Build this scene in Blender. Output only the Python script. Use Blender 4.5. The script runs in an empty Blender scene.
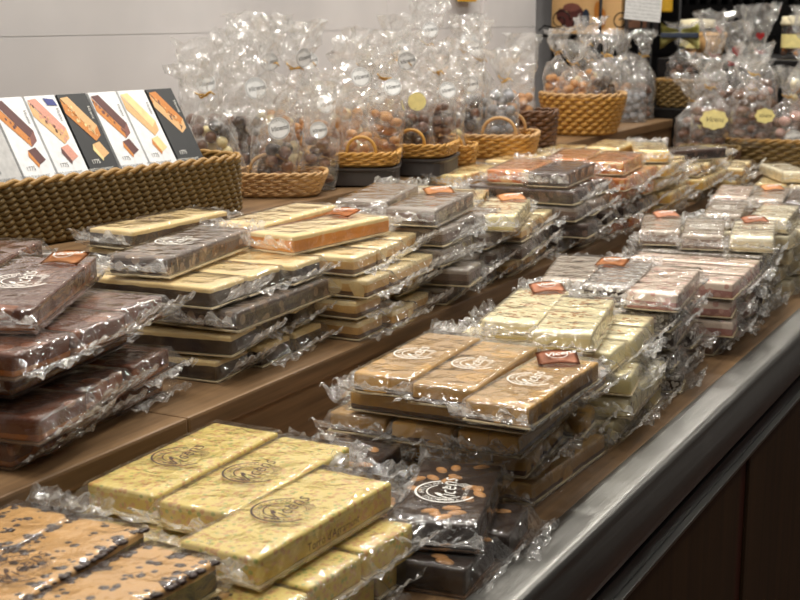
import bpy, bmesh, math, random
from mathutils import Vector, Matrix, noise

scene = bpy.context.scene
COL = scene.collection
PI = math.pi
rnd = random.Random(7)

# ------------------------------------------------------------------ levels of the place
CAM_Z = 1.35
Z0, Z1, Z2 = CAM_Z - .49, CAM_Z - .40, CAM_Z - .30      # lower, middle and top shelf
X_RAIL, X_STEP1, X_STEP2, X_WALL = -.456, -.808, -1.172, -1.58
PITCH, YAW = math.radians(11.92), math.radians(28.04)

def on(u, v, z):
    """the point of the level z that the photograph shows at (u, v)"""
    a, b = (u - 400) / 1350, -(v - 300) / 1350
    h = Vector((-math.sin(YAW), math.cos(YAW), 0)); r = Vector((math.cos(YAW), math.sin(YAW), 0))
    d = h * math.cos(PITCH) + Vector((0, 0, -math.sin(PITCH))) + r * a + (h * math.sin(PITCH) + Vector((0, 0, math.cos(PITCH)))) * b
    t = (z - CAM_Z) / d.z
    return Vector((d.x * t, d.y * t, z))

# ------------------------------------------------------------------ materials
def lin(c):
    return tuple(((x / 255) / 12.92 if x / 255 <= .04045 else ((x / 255 + .055) / 1.055) ** 2.4) for x in c) + (1.0,)

def new_mat(name):
    m = bpy.data.materials.new(name); m.use_nodes = True
    nt = m.node_tree
    for n in list(nt.nodes): nt.nodes.remove(n)
    out = nt.nodes.new('ShaderNodeOutputMaterial')
    return m, nt, out

class N:
    """tiny node-graph helper"""
    def __init__(s, nt): s.nt = nt
    def __call__(s, kind, ins=None, **props):
        n = s.nt.nodes.new('ShaderNode' + kind)
        for k, v in props.items(): setattr(n, k, v)
        for k, v in (ins or {}).items():
            sock = n.inputs[k]
            if hasattr(v, 'is_output') or isinstance(v, bpy.types.NodeSocket): s.nt.links.new(v, sock)
            else: sock.default_value = v
        return n
    def math(s, op, a, b=0.0, clamp=False):
        n = s.nt.nodes.new('ShaderNodeMath'); n.operation = op; n.use_clamp = clamp
        for i, v in enumerate((a, b)):
            if isinstance(v, bpy.types.NodeSocket): s.nt.links.new(v, n.inputs[i])
            else: n.inputs[i].default_value = v
        return n.outputs[0]
    def mix(s, fac, a, b):
        n = s.nt.nodes.new('ShaderNodeMix'); n.data_type = 'RGBA'
        for i, v in ((0, fac), (6, a), (7, b)):
            if isinstance(v, bpy.types.NodeSocket): s.nt.links.new(v, n.inputs[i])
            else: n.inputs[i].default_value = v
        return n.outputs[2]
    def ramp(s, fac, stops, interp='LINEAR'):
        n = s.nt.nodes.new('ShaderNodeValToRGB'); n.color_ramp.interpolation = interp
        e = n.color_ramp.elements
        while len(e) < len(stops): e.new(.5)
        for el, (p, c) in zip(e, stops): el.position = p; el.color = c
        s.nt.links.new(fac, n.inputs[0]); return n.outputs[0]

def plain(name, col, rough=.6, metal=0.0, bump=0.0, bscale=80, spec=.5):
    m, nt, out = new_mat(name); g = N(nt)
    b = g('BsdfPrincipled', {'Base Color': lin(col), 'Roughness': rough, 'Metallic': metal, 'Specular IOR Level': spec})
    tc = g('TexCoord')
    nz = g('TexNoise', {'Vector': tc.outputs['Object'], 'Scale': bscale, 'Detail': 3.0})
    c = g.mix(nz.outputs[0], lin([x * .86 for x in col]), lin([min(255, x * 1.1) for x in col]))
    nt.links.new(c, b.inputs['Base Color'])
    if bump:
        bp = g('Bump', {'Height': nz.outputs[0], 'Strength': bump, 'Distance': .002})
        nt.links.new(bp.outputs[0], b.inputs['Normal'])
    nt.links.new(b.outputs[0], out.inputs[0])
    return m

def film_mat(name, haze, rough, bump, scale, hazecol=(245, 243, 240), gain=1.0):
    m, nt, out = new_mat(name); g = N(nt)
    tc = g('TexCoord'); oi = g('ObjectInfo')
    off = g('VectorMath', {0: tc.outputs['Object'], 1: oi.outputs['Location']}, operation='ADD')
    n1 = g('TexNoise', {'Vector': off.outputs[0], 'Scale': scale, 'Detail': 2.0, 'Distortion': 1.2})
    v1 = g('TexVoronoi', {'Vector': off.outputs[0], 'Scale': scale * .8}, feature='F1')
    hsum = g.math('ADD', g.math('MULTIPLY', n1.outputs[0], .7), g.math('MULTIPLY', v1.outputs[0], .7))
    bp = g('Bump', {'Height': hsum, 'Strength': bump, 'Distance': .006})
    geo = g('NewGeometry')
    ior = g.math('ADD', g.math('MULTIPLY', geo.outputs['Backfacing'], 1 / 1.5 - 1.5), 1.5)
    fr = g('Fresnel', {'IOR': ior, 'Normal': bp.outputs[0]})
    gl = g('BsdfAnisotropic', {'Color': (1, 1, 1, 1), 'Roughness': rough, 'Normal': bp.outputs[0]})
    tr = g('BsdfTransparent', {'Color': (.985, .985, .98, 1)})
    df = g('BsdfDiffuse', {'Color': lin(hazecol), 'Normal': bp.outputs[0]})
    tl = g('BsdfTranslucent', {'Color': lin(hazecol), 'Normal': bp.outputs[0]})
    ms = g('MixShader', {0: .5, 1: df.outputs[0], 2: tl.outputs[0]})
    hz = g.math('MULTIPLY', g.ramp(n1.outputs[0], [(.36, (.15, .15, .15, 1)), (.66, (1, 1, 1, 1))]), haze * 1.8)
    base = g('MixShader', {0: hz, 1: tr.outputs[0], 2: ms.outputs[0]})
    f2 = g.math('MULTIPLY', fr.outputs[0], gain, clamp=True)
    fin = g('MixShader', {0: f2, 1: base.outputs[0], 2: gl.outputs[0]})
    nt.links.new(fin.outputs[0], out.inputs[0])
    return m

def slab_mat(name, top, side, spk=None, spk_scale=60, spk_amt=.45, spk2=None, base=None, H=.022, streak=None, rough=.45, bump=.25, split=.72):
    """layered nougat: base, body and top colours by height through the bar, with specks that run through it"""
    m, nt, out = new_mat(name); g = N(nt)
    tc = g('TexCoord'); oi = g('ObjectInfo')
    shift = g('VectorMath', {0: oi.outputs['Location'], 'Scale': 3.7}, operation='SCALE')
    co = g('VectorMath', {0: tc.outputs['Object'], 1: shift.outputs[0]}, operation='ADD').outputs[0]
    sep = g('SeparateXYZ', {0: tc.outputs['Object']})
    nz = g('TexNoise', {'Vector': co, 'Scale': 45.0, 'Detail': 3.0})
    zz = g.math('ADD', sep.outputs[2], g.math('MULTIPLY', g.math('SUBTRACT', nz.outputs[0], .5), .003))
    c = g.mix(g.math('GREATER_THAN', zz, H * split), lin(side), lin(top))
    if base: c = g.mix(g.math('LESS_THAN', zz, H * .28), c, lin(base))
    # soft variation
    n2 = g('TexNoise', {'Vector': co, 'Scale': 22.0, 'Detail': 4.0, 'Distortion': .8})
    c = g.mix(g.math('MULTIPLY', g.math('SUBTRACT', n2.outputs[0], .35, True), .7, True), c, lin([x * .84 for x in (streak or side)]))
    if spk:
        vo = g('TexVoronoi', {'Vector': co, 'Scale': float(spk_scale), 'Randomness': 1.0})
        cs = g('SeparateColor', {0: vo.outputs['Color']})
        pick = g.math('MULTIPLY', g.math('LESS_THAN', cs.outputs[0], spk_amt), g.math('LESS_THAN', vo.outputs['Distance'], .52))
        c = g.mix(pick, c, lin(spk))
        if spk2:
            p2 = g.math('MULTIPLY', g.math('GREATER_THAN', cs.outputs[0], 1 - spk_amt * .35), g.math('LESS_THAN', vo.outputs['Distance'], .45))
            c = g.mix(p2, c, lin(spk2))
    b = g('BsdfPrincipled', {'Base Color': c, 'Roughness': rough, 'Specular IOR Level': .35})
    bp = g('Bump', {'Height': n2.outputs[0], 'Strength': bump, 'Distance': .003})
    nt.links.new(bp.outputs[0], b.inputs['Normal'])
    nt.links.new(b.outputs[0], out.inputs[0])
    return m

def wood_mat(name, c1, c2, rough=.4, scale=1.0, axis=1):
    m, nt, out = new_mat(name); g = N(nt)
    tc = g('TexCoord')
    sc = [26, 26, 26]; sc[axis] = 1.3
    mp = g('Mapping', {'Vector': tc.outputs['Object'], 'Scale': [s * scale for s in sc]})
    n1 = g('TexNoise', {'Vector': mp.outputs[0], 'Scale': 1.6, 'Detail': 6.0, 'Distortion': .6})
    n2 = g('TexNoise', {'Vector': mp.outputs[0], 'Scale': 7.0, 'Detail': 4.0})
    f = g.math('ADD', g.math('MULTIPLY', n1.outputs[0], .75), g.math('MULTIPLY', n2.outputs[0], .3))
    c = g.ramp(f, [(.32, lin(c1)), (.72, lin(c2))])
    b = g('BsdfPrincipled', {'Base Color': c, 'Roughness': rough, 'Specular IOR Level': .4})
    bp = g('Bump', {'Height': f, 'Strength': .15, 'Distance': .001})
    nt.links.new(bp.outputs[0], b.inputs['Normal'])
    nt.links.new(b.outputs[0], out.inputs[0])
    return m

M = {}
M['film'] = film_mat('clear_film', .045, .10, .6, 46, gain=1.2)
M['seal'] = film_mat('crimped_film', .27, .11, .8, 80, gain=1.7)
M['bag'] = film_mat('cellophane', .13, .09, 1.0, 34, gain=2.3)
M['card'] = plain('pale_card', (214, 196, 160), .7)
M['card_dark'] = plain('brown_card', (96, 66, 42), .6)
M['white_ink'] = plain('white_ink', (236, 230, 222), .6)
M['brown_ink'] = plain('brown_ink', (66, 40, 26), .6)
M['orange_tag'] = plain('orange_paper', (226, 160, 104), .6)
M['red_tag'] = plain('terracotta_paper', (206, 142, 108), .6)
M['sticker'] = plain('white_sticker', (242, 242, 240), .45)
M['grey_ink'] = plain('grey_ink', (120, 118, 118), .6)
M['gold'] = plain('gold_twist', (196, 150, 62), .35, .6)
M['wood'] = wood_mat('shelf_wood', (80, 59, 40), (146, 115, 82), .38)
M['wood_dark'] = wood_mat('counter_front_wood', (50, 36, 21), (88, 65, 40), .45, 1.0, 2)
M['wood_red'] = wood_mat('red_stile_wood', (60, 20, 10), (96, 36, 18), .4, 1.0, 2)
M['wicker'] = plain('brown_wicker', (112, 88, 44), .55, bump=.4, bscale=260)
M['wicker_rim'] = plain('tan_wicker', (158, 120, 62), .5, bump=.4, bscale=200)
M['wicker_gold'] = plain('golden_wicker', (190, 140, 64), .5, bump=.4, bscale=200)
M['wicker_tan'] = plain('pale_wicker', (186, 146, 96), .55, bump=.4, bscale=200)
M['wicker_dark'] = plain('dark_wicker', (96, 62, 34), .55, bump=.4, bscale=200)
M['black'] = plain('black_metal', (22, 20, 20), .4, .6)
M['tray'] = plain('grey_brown_tray', (58, 52, 50), .5)
M['choc_dark'] = plain('dark_chocolate', (50, 30, 22), .32, bump=.1)
M['choc_milk'] = plain('milk_chocolate', (104, 62, 38), .34, bump=.1)
M['choc_white'] = plain('white_chocolate', (232, 214, 160), .36, bump=.1)
M['almond'] = plain('toasted_almond', (196, 140, 80), .55, bump=.4)
M['hazel'] = plain('toasted_hazelnut', (196, 138, 76), .5, bump=.3)
M['greyball'] = plain('sugared_grey', (138, 138, 142), .5, bump=.2)
M['pinkish'] = plain('pink_sweet', (206, 162, 150), .5, bump=.2)
M['brownie'] = plain('brown_biscuit', (120, 82, 60), .6, bump=.3)
M['label_y'] = plain('cream_label', (226, 210, 140), .6)
M['red'] = plain('red_seal', (150, 22, 26), .4)
M['white_paper'] = plain('white_carton', (236, 236, 238), .45)
M['grey_paper'] = plain('grey_carton', (190, 188, 186), .5)
M['black_paper'] = plain('black_carton', (34, 33, 34), .4)
M['p_choc'] = plain('print_chocolate', (92, 48, 44), .45)
M['p_choc2'] = plain('print_chocolate_lit', (128, 76, 66), .45)
M['p_nut'] = plain('print_nut', (204, 128, 52), .45, bscale=300)
M['p_pink'] = plain('print_pink_nougat', (214, 150, 130), .45, bscale=300)
M['p_ivory'] = plain('print_ivory', (232, 212, 150), .45)
M['p_tan'] = plain('print_tan', (222, 176, 120), .45, bscale=300)
M['p_blue'] = plain('print_blue', (52, 60, 130), .45)
M['yellow_card'] = plain('yellow_card', (214, 164, 32), .5)
M['cloth'] = plain('patterned_cloth', (176, 170, 104), .8, bump=.3)
M['navy'] = plain('navy_ribbon', (32, 42, 60), .6)
M['cream_lid'] = plain('cream_cloth', (226, 214, 180), .8)
M['green'] = plain('green_leaf_print', (60, 110, 50), .5)

FL = {}   # kind of bar -> size and materials
def flavour(key, L, W, H, desc, card='card', incl=None, **kw):
    FL[key] = dict(L=L, W=W, H=H, desc=desc, card=card, incl=incl, mat=slab_mat('nougat_' + key, H=H, **kw))
flavour('yellow', .203, .076, .023, 'yellow almond nougat bar', top=(214, 190, 108), side=(204, 172, 76), spk=(198, 152, 92), spk_scale=210, spk_amt=.42, spk2=(160, 162, 84), rough=.5, streak=(232, 208, 130))
flavour('biscuit', .200, .070, .024, 'tan bar with dark chocolate crumbs', top=(204, 158, 98), side=(48, 34, 27), incl=('choc_dark', 'edges'), streak=(200, 152, 96))
flavour('almonds', .165, .08, .024, 'dark chocolate bar with whole almonds', top=(50, 34, 27), side=(42, 28, 22), incl=('almond', 'whole'), card='card_dark', rough=.3)
flavour('caramel', .198, .067, .020, 'caramel nougat bar', top=(178, 140, 82), side=(176, 132, 62), base=(72, 44, 28), streak=(150, 104, 58), rough=.35, spk=(198, 152, 78), spk_scale=30, spk_amt=.25)
flavour('white', .198, .067, .022, 'white nougat bar with toasted almond flakes', top=(236, 222, 176), side=(230, 212, 150), incl=('almond', 'flakes'), streak=(230, 214, 170), rough=.4)
flavour('coconut', .195, .066, .022, 'grey speckled dark bar', top=(150, 140, 132), side=(62, 46, 40), spk=(214, 208, 200), spk_scale=190, spk_amt=.5, spk2=(50, 38, 34), rough=.5)
flavour('greytan', .195, .066, .022, 'grey beige nougat bar', top=(184, 170, 154), side=(120, 96, 80), spk=(150, 128, 112), spk_scale=120, spk_amt=.35, rough=.45)
flavour('pink', .195, .066, .022, 'pale pink nougat bar', top=(224, 204, 186), side=(176, 122, 112), spk=(196, 150, 136), spk_scale=110, spk_amt=.35, rough=.45, split=.5)
flavour('ivory', .195, .068, .022, 'ivory nougat bar', top=(236, 226, 198), side=(222, 204, 164), spk=(214, 196, 160), spk_scale=80, spk_amt=.3, rough=.4)
flavour('cocoa', .195, .068, .022, 'dark cocoa bar', top=(74, 54, 46), side=(52, 36, 30), spk=(96, 74, 62), spk_scale=90, spk_amt=.3, card='card', rough=.35)
flavour('brown', .220, .085, .022, 'glossy red brown chocolate bar', top=(96, 56, 38), side=(92, 46, 24), base=(150, 88, 34), streak=(60, 34, 24), spk=(128, 76, 48), spk_scale=34, spk_amt=.35, card='card_dark', rough=.25)
flavour('twotone', .205, .070, .022, 'cream topped dark chocolate bar', top=(226, 198, 142), side=(50, 36, 30), split=.74, streak=(200, 170, 120))
flavour('nutdark', .215, .074, .021, 'dark nougat bar with a grey top', top=(104, 90, 82), side=(66, 48, 40), spk=(140, 118, 100), spk_scale=85, spk_amt=.45, rough=.3)
flavour('orange', .210, .070, .021, 'cream topped orange nougat bar', top=(232, 206, 150), side=(216, 138, 48), streak=(216, 160, 84), split=.74)
flavour('mixcream', .200, .068, .021, 'cream and caramel striped bar', top=(230, 208, 160), side=(206, 160, 92), base=(88, 56, 36), streak=(206, 176, 120), spk=(214, 186, 130), spk_scale=40, spk_amt=.2)
flavour('greypraline', .205, .072, .022, 'grey praline bar', top=(150, 138, 128), side=(104, 82, 70), base=(66, 46, 38), streak=(128, 112, 100), rough=.3)
flavour('amber', .205, .075, .021, 'amber nut brittle bar', top=(196, 118, 56), side=(190, 104, 40), spk=(214, 160, 96), spk_scale=70, spk_amt=.45, rough=.3)
flavour('honey', .200, .070, .021, 'honey yellow nougat bar', top=(230, 206, 146), side=(212, 168, 84), spk=(190, 140, 80), spk_scale=70, spk_amt=.35)

# ------------------------------------------------------------------ mesh helpers
def finish(name, bm, mats, parent=None, smooth=False, loc=None):
    me = bpy.data.meshes.new(name); bm.to_mesh(me); bm.free()
    for m in (mats if isinstance(mats, (list, tuple)) else [mats]): me.materials.append(m)
    if smooth:
        for p in me.polygons: p.use_smooth = True
    return link(name, me, parent, loc)

def link(name, me, parent=None, loc=None):
    o = bpy.data.objects.new(name, me); COL.objects.link(o)
    if parent: o.parent = parent
    if loc is not None: o.location = loc
    return o

def tag(o, label, cat, group=None):
    o['label'] = label; o['category'] = cat
    if group: o['group'] = group
    return o

def thing(name, label, cat, loc=(0, 0, 0), rz=0.0, group=None):
    o = bpy.data.objects.new(name, None); COL.objects.link(o)
    o.empty_display_size = .02
    o.location = loc; o.rotation_euler = (0, 0, rz)
    return tag(o, label, cat, group)

def structure(o): o['kind'] = 'structure'; return o

def box(bm, x0, x1, y0, y1, z0, z1, bev=0.0, mi=0):
    mat = Matrix.Translation(((x0 + x1) / 2, (y0 + y1) / 2, (z0 + z1) / 2)) @ Matrix.Diagonal((x1 - x0, y1 - y0, z1 - z0, 1))
    r = bmesh.ops.create_cube(bm, size=1, matrix=mat)
    vs = r['verts']; fs = {f for v in vs for f in v.link_faces}
    for f in fs: f.material_index = mi
    if bev:
        es = {e for v in vs for e in v.link_edges}
        b = bmesh.ops.bevel(bm, geom=list(es), offset=bev, segments=2, profile=.6, affect='EDGES')
        for f in b['faces']: f.material_index = mi
    return bm

def tube(bm, pts, r, sides=6, closed=False, mi=0):
    n = len(pts); rings = []
    up = Vector((0, 0, 1))
    for i, p in enumerate(pts):
        p = Vector(p)
        a = Vector(pts[(i - 1) % n]) if (closed or i > 0) else p
        b = Vector(pts[(i + 1) % n]) if (closed or i < n - 1) else p
        d = (b - a).normalized()
        s = d.cross(up)
        if s.length < .05: s = d.cross(Vector((1, 0, 0)))
        s.normalize(); t = s.cross(d).normalized()
        rr = r(i / max(1, n - 1)) if callable(r) else r
        rings.append([bm.verts.new(p + (s * math.cos(2 * PI * k / sides) + t * math.sin(2 * PI * k / sides)) * rr) for k in range(sides)])
    m = n if closed else n - 1
    for i in range(m):
        A, B = rings[i], rings[(i + 1) % n]
        for k in range(sides):
            f = bm.faces.new((A[k], A[(k + 1) % sides], B[(k + 1) % sides], B[k])); f.material_index = mi; f.smooth = True
    if not closed:
        for q in (rings[0][::-1], rings[-1]):
            f = bm.faces.new(q); f.material_index = mi

def ball(bm, c, r, sub=1, scale=(1, 1, 1), rot=0.0, mi=0):
    mat = Matrix.Translation(c) @ Matrix.Rotation(rot, 4, 'Z') @ Matrix.Diagonal((r * scale[0], r * scale[1], r * scale[2], 1))
    res = bmesh.ops.create_icosphere(bm, subdivisions=sub, radius=1, matrix=mat)
    for f in {f for v in res['verts'] for f in v.link_faces}: f.material_index = mi; f.smooth = True

def lathe(bm, prof, seg=24, mi=0, wob=None):
    rings = []
    for r, z in prof:
        rings.append([bm.verts.new(((r + (wob(k / seg, z) if wob else 0)) * math.cos(2 * PI * k / seg), (r + (wob(k / seg, z) if wob else 0)) * math.sin(2 * PI * k / seg), z)) for k in range(seg)])
    for a, b in zip(rings, rings[1:]):
        for k in range(seg):
            f = bm.faces.new((a[k], a[(k + 1) % seg], b[(k + 1) % seg], b[k])); f.material_index = mi; f.smooth = True
    for q in (rings[0][::-1], rings[-1]):
        f = bm.faces.new(q); f.material_index = mi

_tc = {}
def text_geo(s, size=1.0, shear=0.0, offset=0.0):
    """vertices and faces of a flat run of writing, centred on its middle"""
    key = (s, size, shear, offset)
    if key not in _tc:
        cu = bpy.data.curves.new('writing', 'FONT'); cu.body = s; cu.size = size; cu.shear = shear; cu.offset = offset
        cu.align_x = 'CENTER'; cu.align_y = 'CENTER'; cu.resolution_u = 2; cu.fill_mode = 'FRONT'
        o = bpy.data.objects.new('writing', cu); COL.objects.link(o)
        dg = bpy.context.evaluated_depsgraph_get(); dg.update()
        me = o.evaluated_get(dg).to_mesh()
        _tc[key] = ([v.co.copy() for v in me.vertices], [tuple(p.vertices) for p in me.polygons])
        o.evaluated_get(dg).to_mesh_clear()
        bpy.data.objects.remove(o); bpy.data.curves.remove(cu)
    return _tc[key]

def put_text(bm, s, size, mat=Matrix.Identity(4), shear=0.0, offset=0.0, mi=0):
    vs, fs = text_geo(s, size, shear, offset)
    nv = [bm.verts.new(mat @ v) for v in vs]
    for f in fs:
        try: bm.faces.new([nv[i] for i in f]).material_index = mi
        except ValueError: pass

def arc_text(bm, s, r, size, a0, a1, mi=0):
    for i, ch in enumerate(s):
        if ch == ' ': continue
        a = a0 + (a1 - a0) * i / (len(s) - 1)
        rot = a - PI / 2 if a0 > a1 else a + PI / 2
        put_text(bm, ch, size, Matrix.Translation((r * math.cos(a), r * math.sin(a), 0)) @ Matrix.Rotation(rot, 4, 'Z'), mi=mi)

def arc_band(bm, r0, r1, a0, a1, n=14, mi=0, z=0.0):
    for i in range(n):
        p, q = a0 + (a1 - a0) * i / n, a0 + (a1 - a0) * (i + 1) / n
        f = bm.faces.new([bm.verts.new((r * math.cos(a), r * math.sin(a), z)) for r, a in ((r0, p), (r1, p), (r1, q), (r0, q))])
        f.material_index = mi
        if f.calc_area() and f.normal.z < 0: f.normal_flip()

def emblem_mesh(name, mat):
    """round trade mark: ring of small letters, script name across, a ribbon below"""
    bm = bmesh.new(); R = .026
    arc_band(bm, R * .98, R * 1.06, math.radians(20), math.radians(250), 26)
    arc_band(bm, R * .62, R * .67, math.radians(35), math.radians(235), 20)
    arc_text(bm, 'TORRONS ARTESANS', R * .82, R * .26, math.radians(215), math.radians(10))
    put_text(bm, 'Vicens', R * .9, Matrix.Translation((R * .12, -R * .05, 0)) @ Matrix.Rotation(.12, 4, 'Z'), shear=.4, offset=-.0001)
    for s in (-1, 1):
        arc_band(bm, R * .3, R * .42, math.radians(60 + 60 * s), math.radians(100 + 70 * s), 8)
    for q in range(5): arc_band(bm, R * (.72 + .07 * q), R * (.745 + .07 * q), math.radians(-62 + 3 * q), math.radians(-8 - 5 * q), 8)
    put_text(bm, 'DES DE 1775', R * .2, Matrix.Translation((-R * .1, -R * .68, 0)))
    me = bpy.data.meshes.new(name); bm.to_mesh(me); bm.free(); me.materials.append(mat)
    return me
EMB_W = emblem_mesh('white_emblem', M['white_ink'])
EMB_B = emblem_mesh('brown_emblem', M['brown_ink'])

def side_text_mesh(s, size, mat):
    bm = bmesh.new(); put_text(bm, s, size)
    me = bpy.data.meshes.new('printed_words'); bm.to_mesh(me); bm.free(); me.materials.append(mat); return me
TXT_TORRO = side_text_mesh("Torr\u00f3 d'Agramunt", .0105, M['brown_ink'])
TXT_DES = side_text_mesh('Des de 1775', .012, M['white_ink'])

# ------------------------------------------------------------------ one wrapped bar
_slab, _wrap, _seal, _card = {}, {}, {}, {}
def slab_mesh(key, v):
    if (key, v) in _slab: return _slab[key, v]
    f = FL[key]; L, W, H = f['L'], f['W'], f['H']; rr = random.Random(hash(key) % 999 + v) if False else random.Random(sum(map(ord, key)) * 7 + v)
    bm = bmesh.new()
    bmesh.ops.create_cube(bm, size=1, matrix=Matrix.Translation((0, 0, H / 2)) @ Matrix.Diagonal((W, L, H, 1)))
    bmesh.ops.bevel(bm, geom=bm.edges[:], offset=.0028, segments=2, profile=.6, affect='EDGES')
    for ax, n in ((1, 9), (0, 4)):
        for i in range(1, n):
            no = Vector((0, 0, 0)); no[ax] = 1
            co = Vector((0, 0, 0)); co[ax] = ((W, L)[ax]) * (i / n - .5) * .96
            bmesh.ops.bisect_plane(bm, geom=bm.verts[:] + bm.edges[:] + bm.faces[:], plane_co=co, plane_no=no)
    sd = Vector((v * 3.1, sum(map(ord, key)) * .37, 1.7))
    for q in bm.verts:
        d = noise.noise_vector(q.co * 32 + sd)
        q.co += Vector((d.x * .0009, d.y * .0012, abs(d.z) * -.0009 if q.co.z > H * .5 else 0))
    for fa in bm.faces: fa.smooth = True
    mats = [f['mat']]
    if f['incl']:
        im, how = f['incl']; mats.append(M[im])
        if how == 'whole':
            for i in range(17):
                ball(bm, (rr.uniform(-.42, .42) * W, rr.uniform(-.45, .45) * L, H - .0014), .0092, 2, (.62, 1.05, .36), rr.uniform(0, PI), 1)
        elif how == 'flakes':
            for j in range(3):
                cx, cy = rr.uniform(-.12, .12) * W, (j - 1) * .3 * L + rr.uniform(-.01, .01)
                for i in range(26):
                    a, q = rr.uniform(0, 2 * PI), rr.uniform(0, 1) ** .7
                    x, y = cx + math.cos(a) * q * .024, cy + math.sin(a) * q * .026
                    if abs(x) < W * .46 and abs(y) < L * .48:
                        ball(bm, (x, y, H - .0006), rr.uniform(.0016, .0036), 1, (1, 1.5, .34), rr.uniform(0, PI), 1)
        elif how == 'edges':
            for i in range(300):
                lane = rr.choice((-1, -1, 1, 1, 0))
                x = lane * W * .44 + rr.gauss(0, .0055 if lane else .0035) + (0 if lane else .004 * math.sin(i * .9))
                y = rr.uniform(-.49, .49) * L
                x = max(-W * .5, min(W * .5, x))
                y = round(y / .024) * .024 + rr.gauss(0, .0055); y = max(-L * .49, min(L * .49, y))
                ball(bm, (x, y, H - .0012), rr.uniform(.0016, .0052), 1, (1, 1.2, .42), rr.uniform(0, PI), 1)
    me = bpy.data.meshes.new('nougat_slab'); bm.to_mesh(me); bm.free()
    for m in mats: me.materials.append(m)
    _slab[key, v] = me
    return me

def rrect(w, h, n=5, r=.004):
    """open-bottomed section: from lower corner up one side, across and down the other, then back underneath"""
    pts = []
    hw = w / 2
    pts += [(-hw - .0015, 0)] + [(-hw + .0003 * i, h * i / 4) for i in range(1, 4)]
    pts += [(-hw + .0015, h - .0012)]
    pts += [(-hw + .003 + (w - .006) * i / 7, h) for i in range(8)]
    pts += [(hw - .0015, h - .0012)]
    pts += [(hw - .0003 * i, h * i / 4) for i in range(3, 0, -1)] + [(hw + .0015, 0)]
    pts += [(hw - w * i / 4, 0) for i in range(1, 4)]
    return pts

def wrap_mesh(L, W, H, v):
    key = (L, W, H, v)
    if key in _wrap: return _wrap[key]
    bm = bmesh.new()
    h0 = H + .0036; ys = []
    Lh = L / 2 + .003
    st = [(-Lh - .0125, 1.0), (-Lh - .008, .72), (-Lh - .0035, .3)] + [(-Lh + 2 * Lh * i / 13, 0.0) for i in range(14)] + [(Lh + .0035, .3), (Lh + .008, .72), (Lh + .0125, 1.0)]
    zc = H * .42; rings = []
    for y, k in st:
        ring = []
        h = h0; w = W + .0045
        sec = rrect(w + k * H * .55, h)
        for i, (x, z) in enumerate(sec):
            zz = z * (1 - k) + (zc + (z / h - .5) * .0012) * k
            d = noise.noise_vector(Vector((x * 60, y * 55, z * 60)) + Vector((v * 9.3, v * 4.1, L * 40)))
            amp = .0010 + .0034 * min(1, k * 1.5)
            x2, y2 = x + d.x * amp, y + d.y * amp * .8
            if k == 0:
                zz = zz + (abs(d.z) * .0009 if z > H else 0)
                if abs(x2) < W / 2 + .0006 and z > 0: x2 = math.copysign(W / 2 + .0006, x2) if abs(x) > W / 2 - .0005 else x2
            else: zz = max(.0003, zz + d.z * amp * 1.4)
            ring.append(bm.verts.new((x2, y2, max(.0002, zz))))
        rings.append(ring)
    n = len(rings[0])
    for a, b in zip(rings, rings[1:]):
        for i in range(n):
            bm.faces.new((a[i], b[i], b[(i + 1) % n], a[(i + 1) % n])).smooth = True
    bmesh.ops.recalc_face_normals(bm, faces=bm.faces[:])
    me = bpy.data.meshes.new('film_wrapper'); bm.to_mesh(me); bm.free(); me.materials.append(M['film'])
    _wrap[key] = me
    return me

def seal_mesh(W, H, v):
    key = (W, H, v)
    if key in _seal: return _seal[key]
    bm = bmesh.new(); rr = random.Random(v * 13 + 5)
    nx, ny = 16, 6; ln = rr.uniform(.014, .023); w = W + .0045 + H * .55; zc = H * .42
    bend = rr.uniform(-.1, 1.5); g = []
    for j in range(ny + 1):
        row = []
        t = j / ny
        for i in range(nx + 1):
            s = i / nx - .5
            d = noise.noise_vector(Vector((s * 7, t * 1.6, v * 5.3)))
            zig = (.0012 * t) * (1 if i % 2 else -1)
            z = zc + bend * t * ln + d.z * .012 * t + zig + rr.uniform(-1, 1) * .0006 * t
            row.append(bm.verts.new((s * w * (1 + .03 * t) + d.x * .002 * t, -.001 + ln * t + d.y * .004 * t, max(.0004, z))))
        g.append(row)
    for j in range(ny):
        for i in range(nx):
            bm.faces.new((g[j][i], g[j][i + 1], g[j + 1][i + 1], g[j + 1][i]))
    me = bpy.data.meshes.new('end_seal'); bm.to_mesh(me); bm.free(); me.materials.append(M['seal'])
    _seal[key] = me
    return me

def card_mesh(L, W, mat):
    key = (L, W, mat)
    if key in _card: return _card[key]
    bm = bmesh.new(); box(bm, -W / 2 - .0018, W / 2 + .0018, -L / 2 - .0015, L / 2 + .0015, .0004, .0018)
    me = bpy.data.meshes.new('backing_card'); bm.to_mesh(me); bm.free(); me.materials.append(M[mat])
    _card[key] = me
    return me

def tag_mesh(mat):
    bm = bmesh.new()
    nx, ny = 8, 5
    g = [[bm.verts.new(((i / nx - .5) * .044, (j / ny - .5) * .034, .0025 * math.sin(i / nx * 3.4) + .002 * (j / ny))) for i in range(nx + 1)] for j in range(ny + 1)]
    for j in range(ny):
        for i in range(nx): bm.faces.new((g[j][i], g[j][i + 1], g[j + 1][i + 1], g[j + 1][i])).smooth = True
    r = bmesh.ops.solidify(bm, geom=bm.faces[:], thickness=.0006)
    me = bpy.data.meshes.new('paper_seal'); bm.to_mesh(me); bm.free(); me.materials.append(mat)
    return me
TAG = {'orange': tag_mesh(M['orange_tag']), 'red': tag_mesh(M['red_tag'])}
bm = bmesh.new(); put_text(bm, 'Vicens', .0135, Matrix.Translation((.002, .002, .0058)) @ Matrix.Rotation(.25, 4, 'Z'), shear=.4, offset=.0003)
arc_band(bm, .0098, .0108, -2.6, .3, 12, z=.0056)
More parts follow.
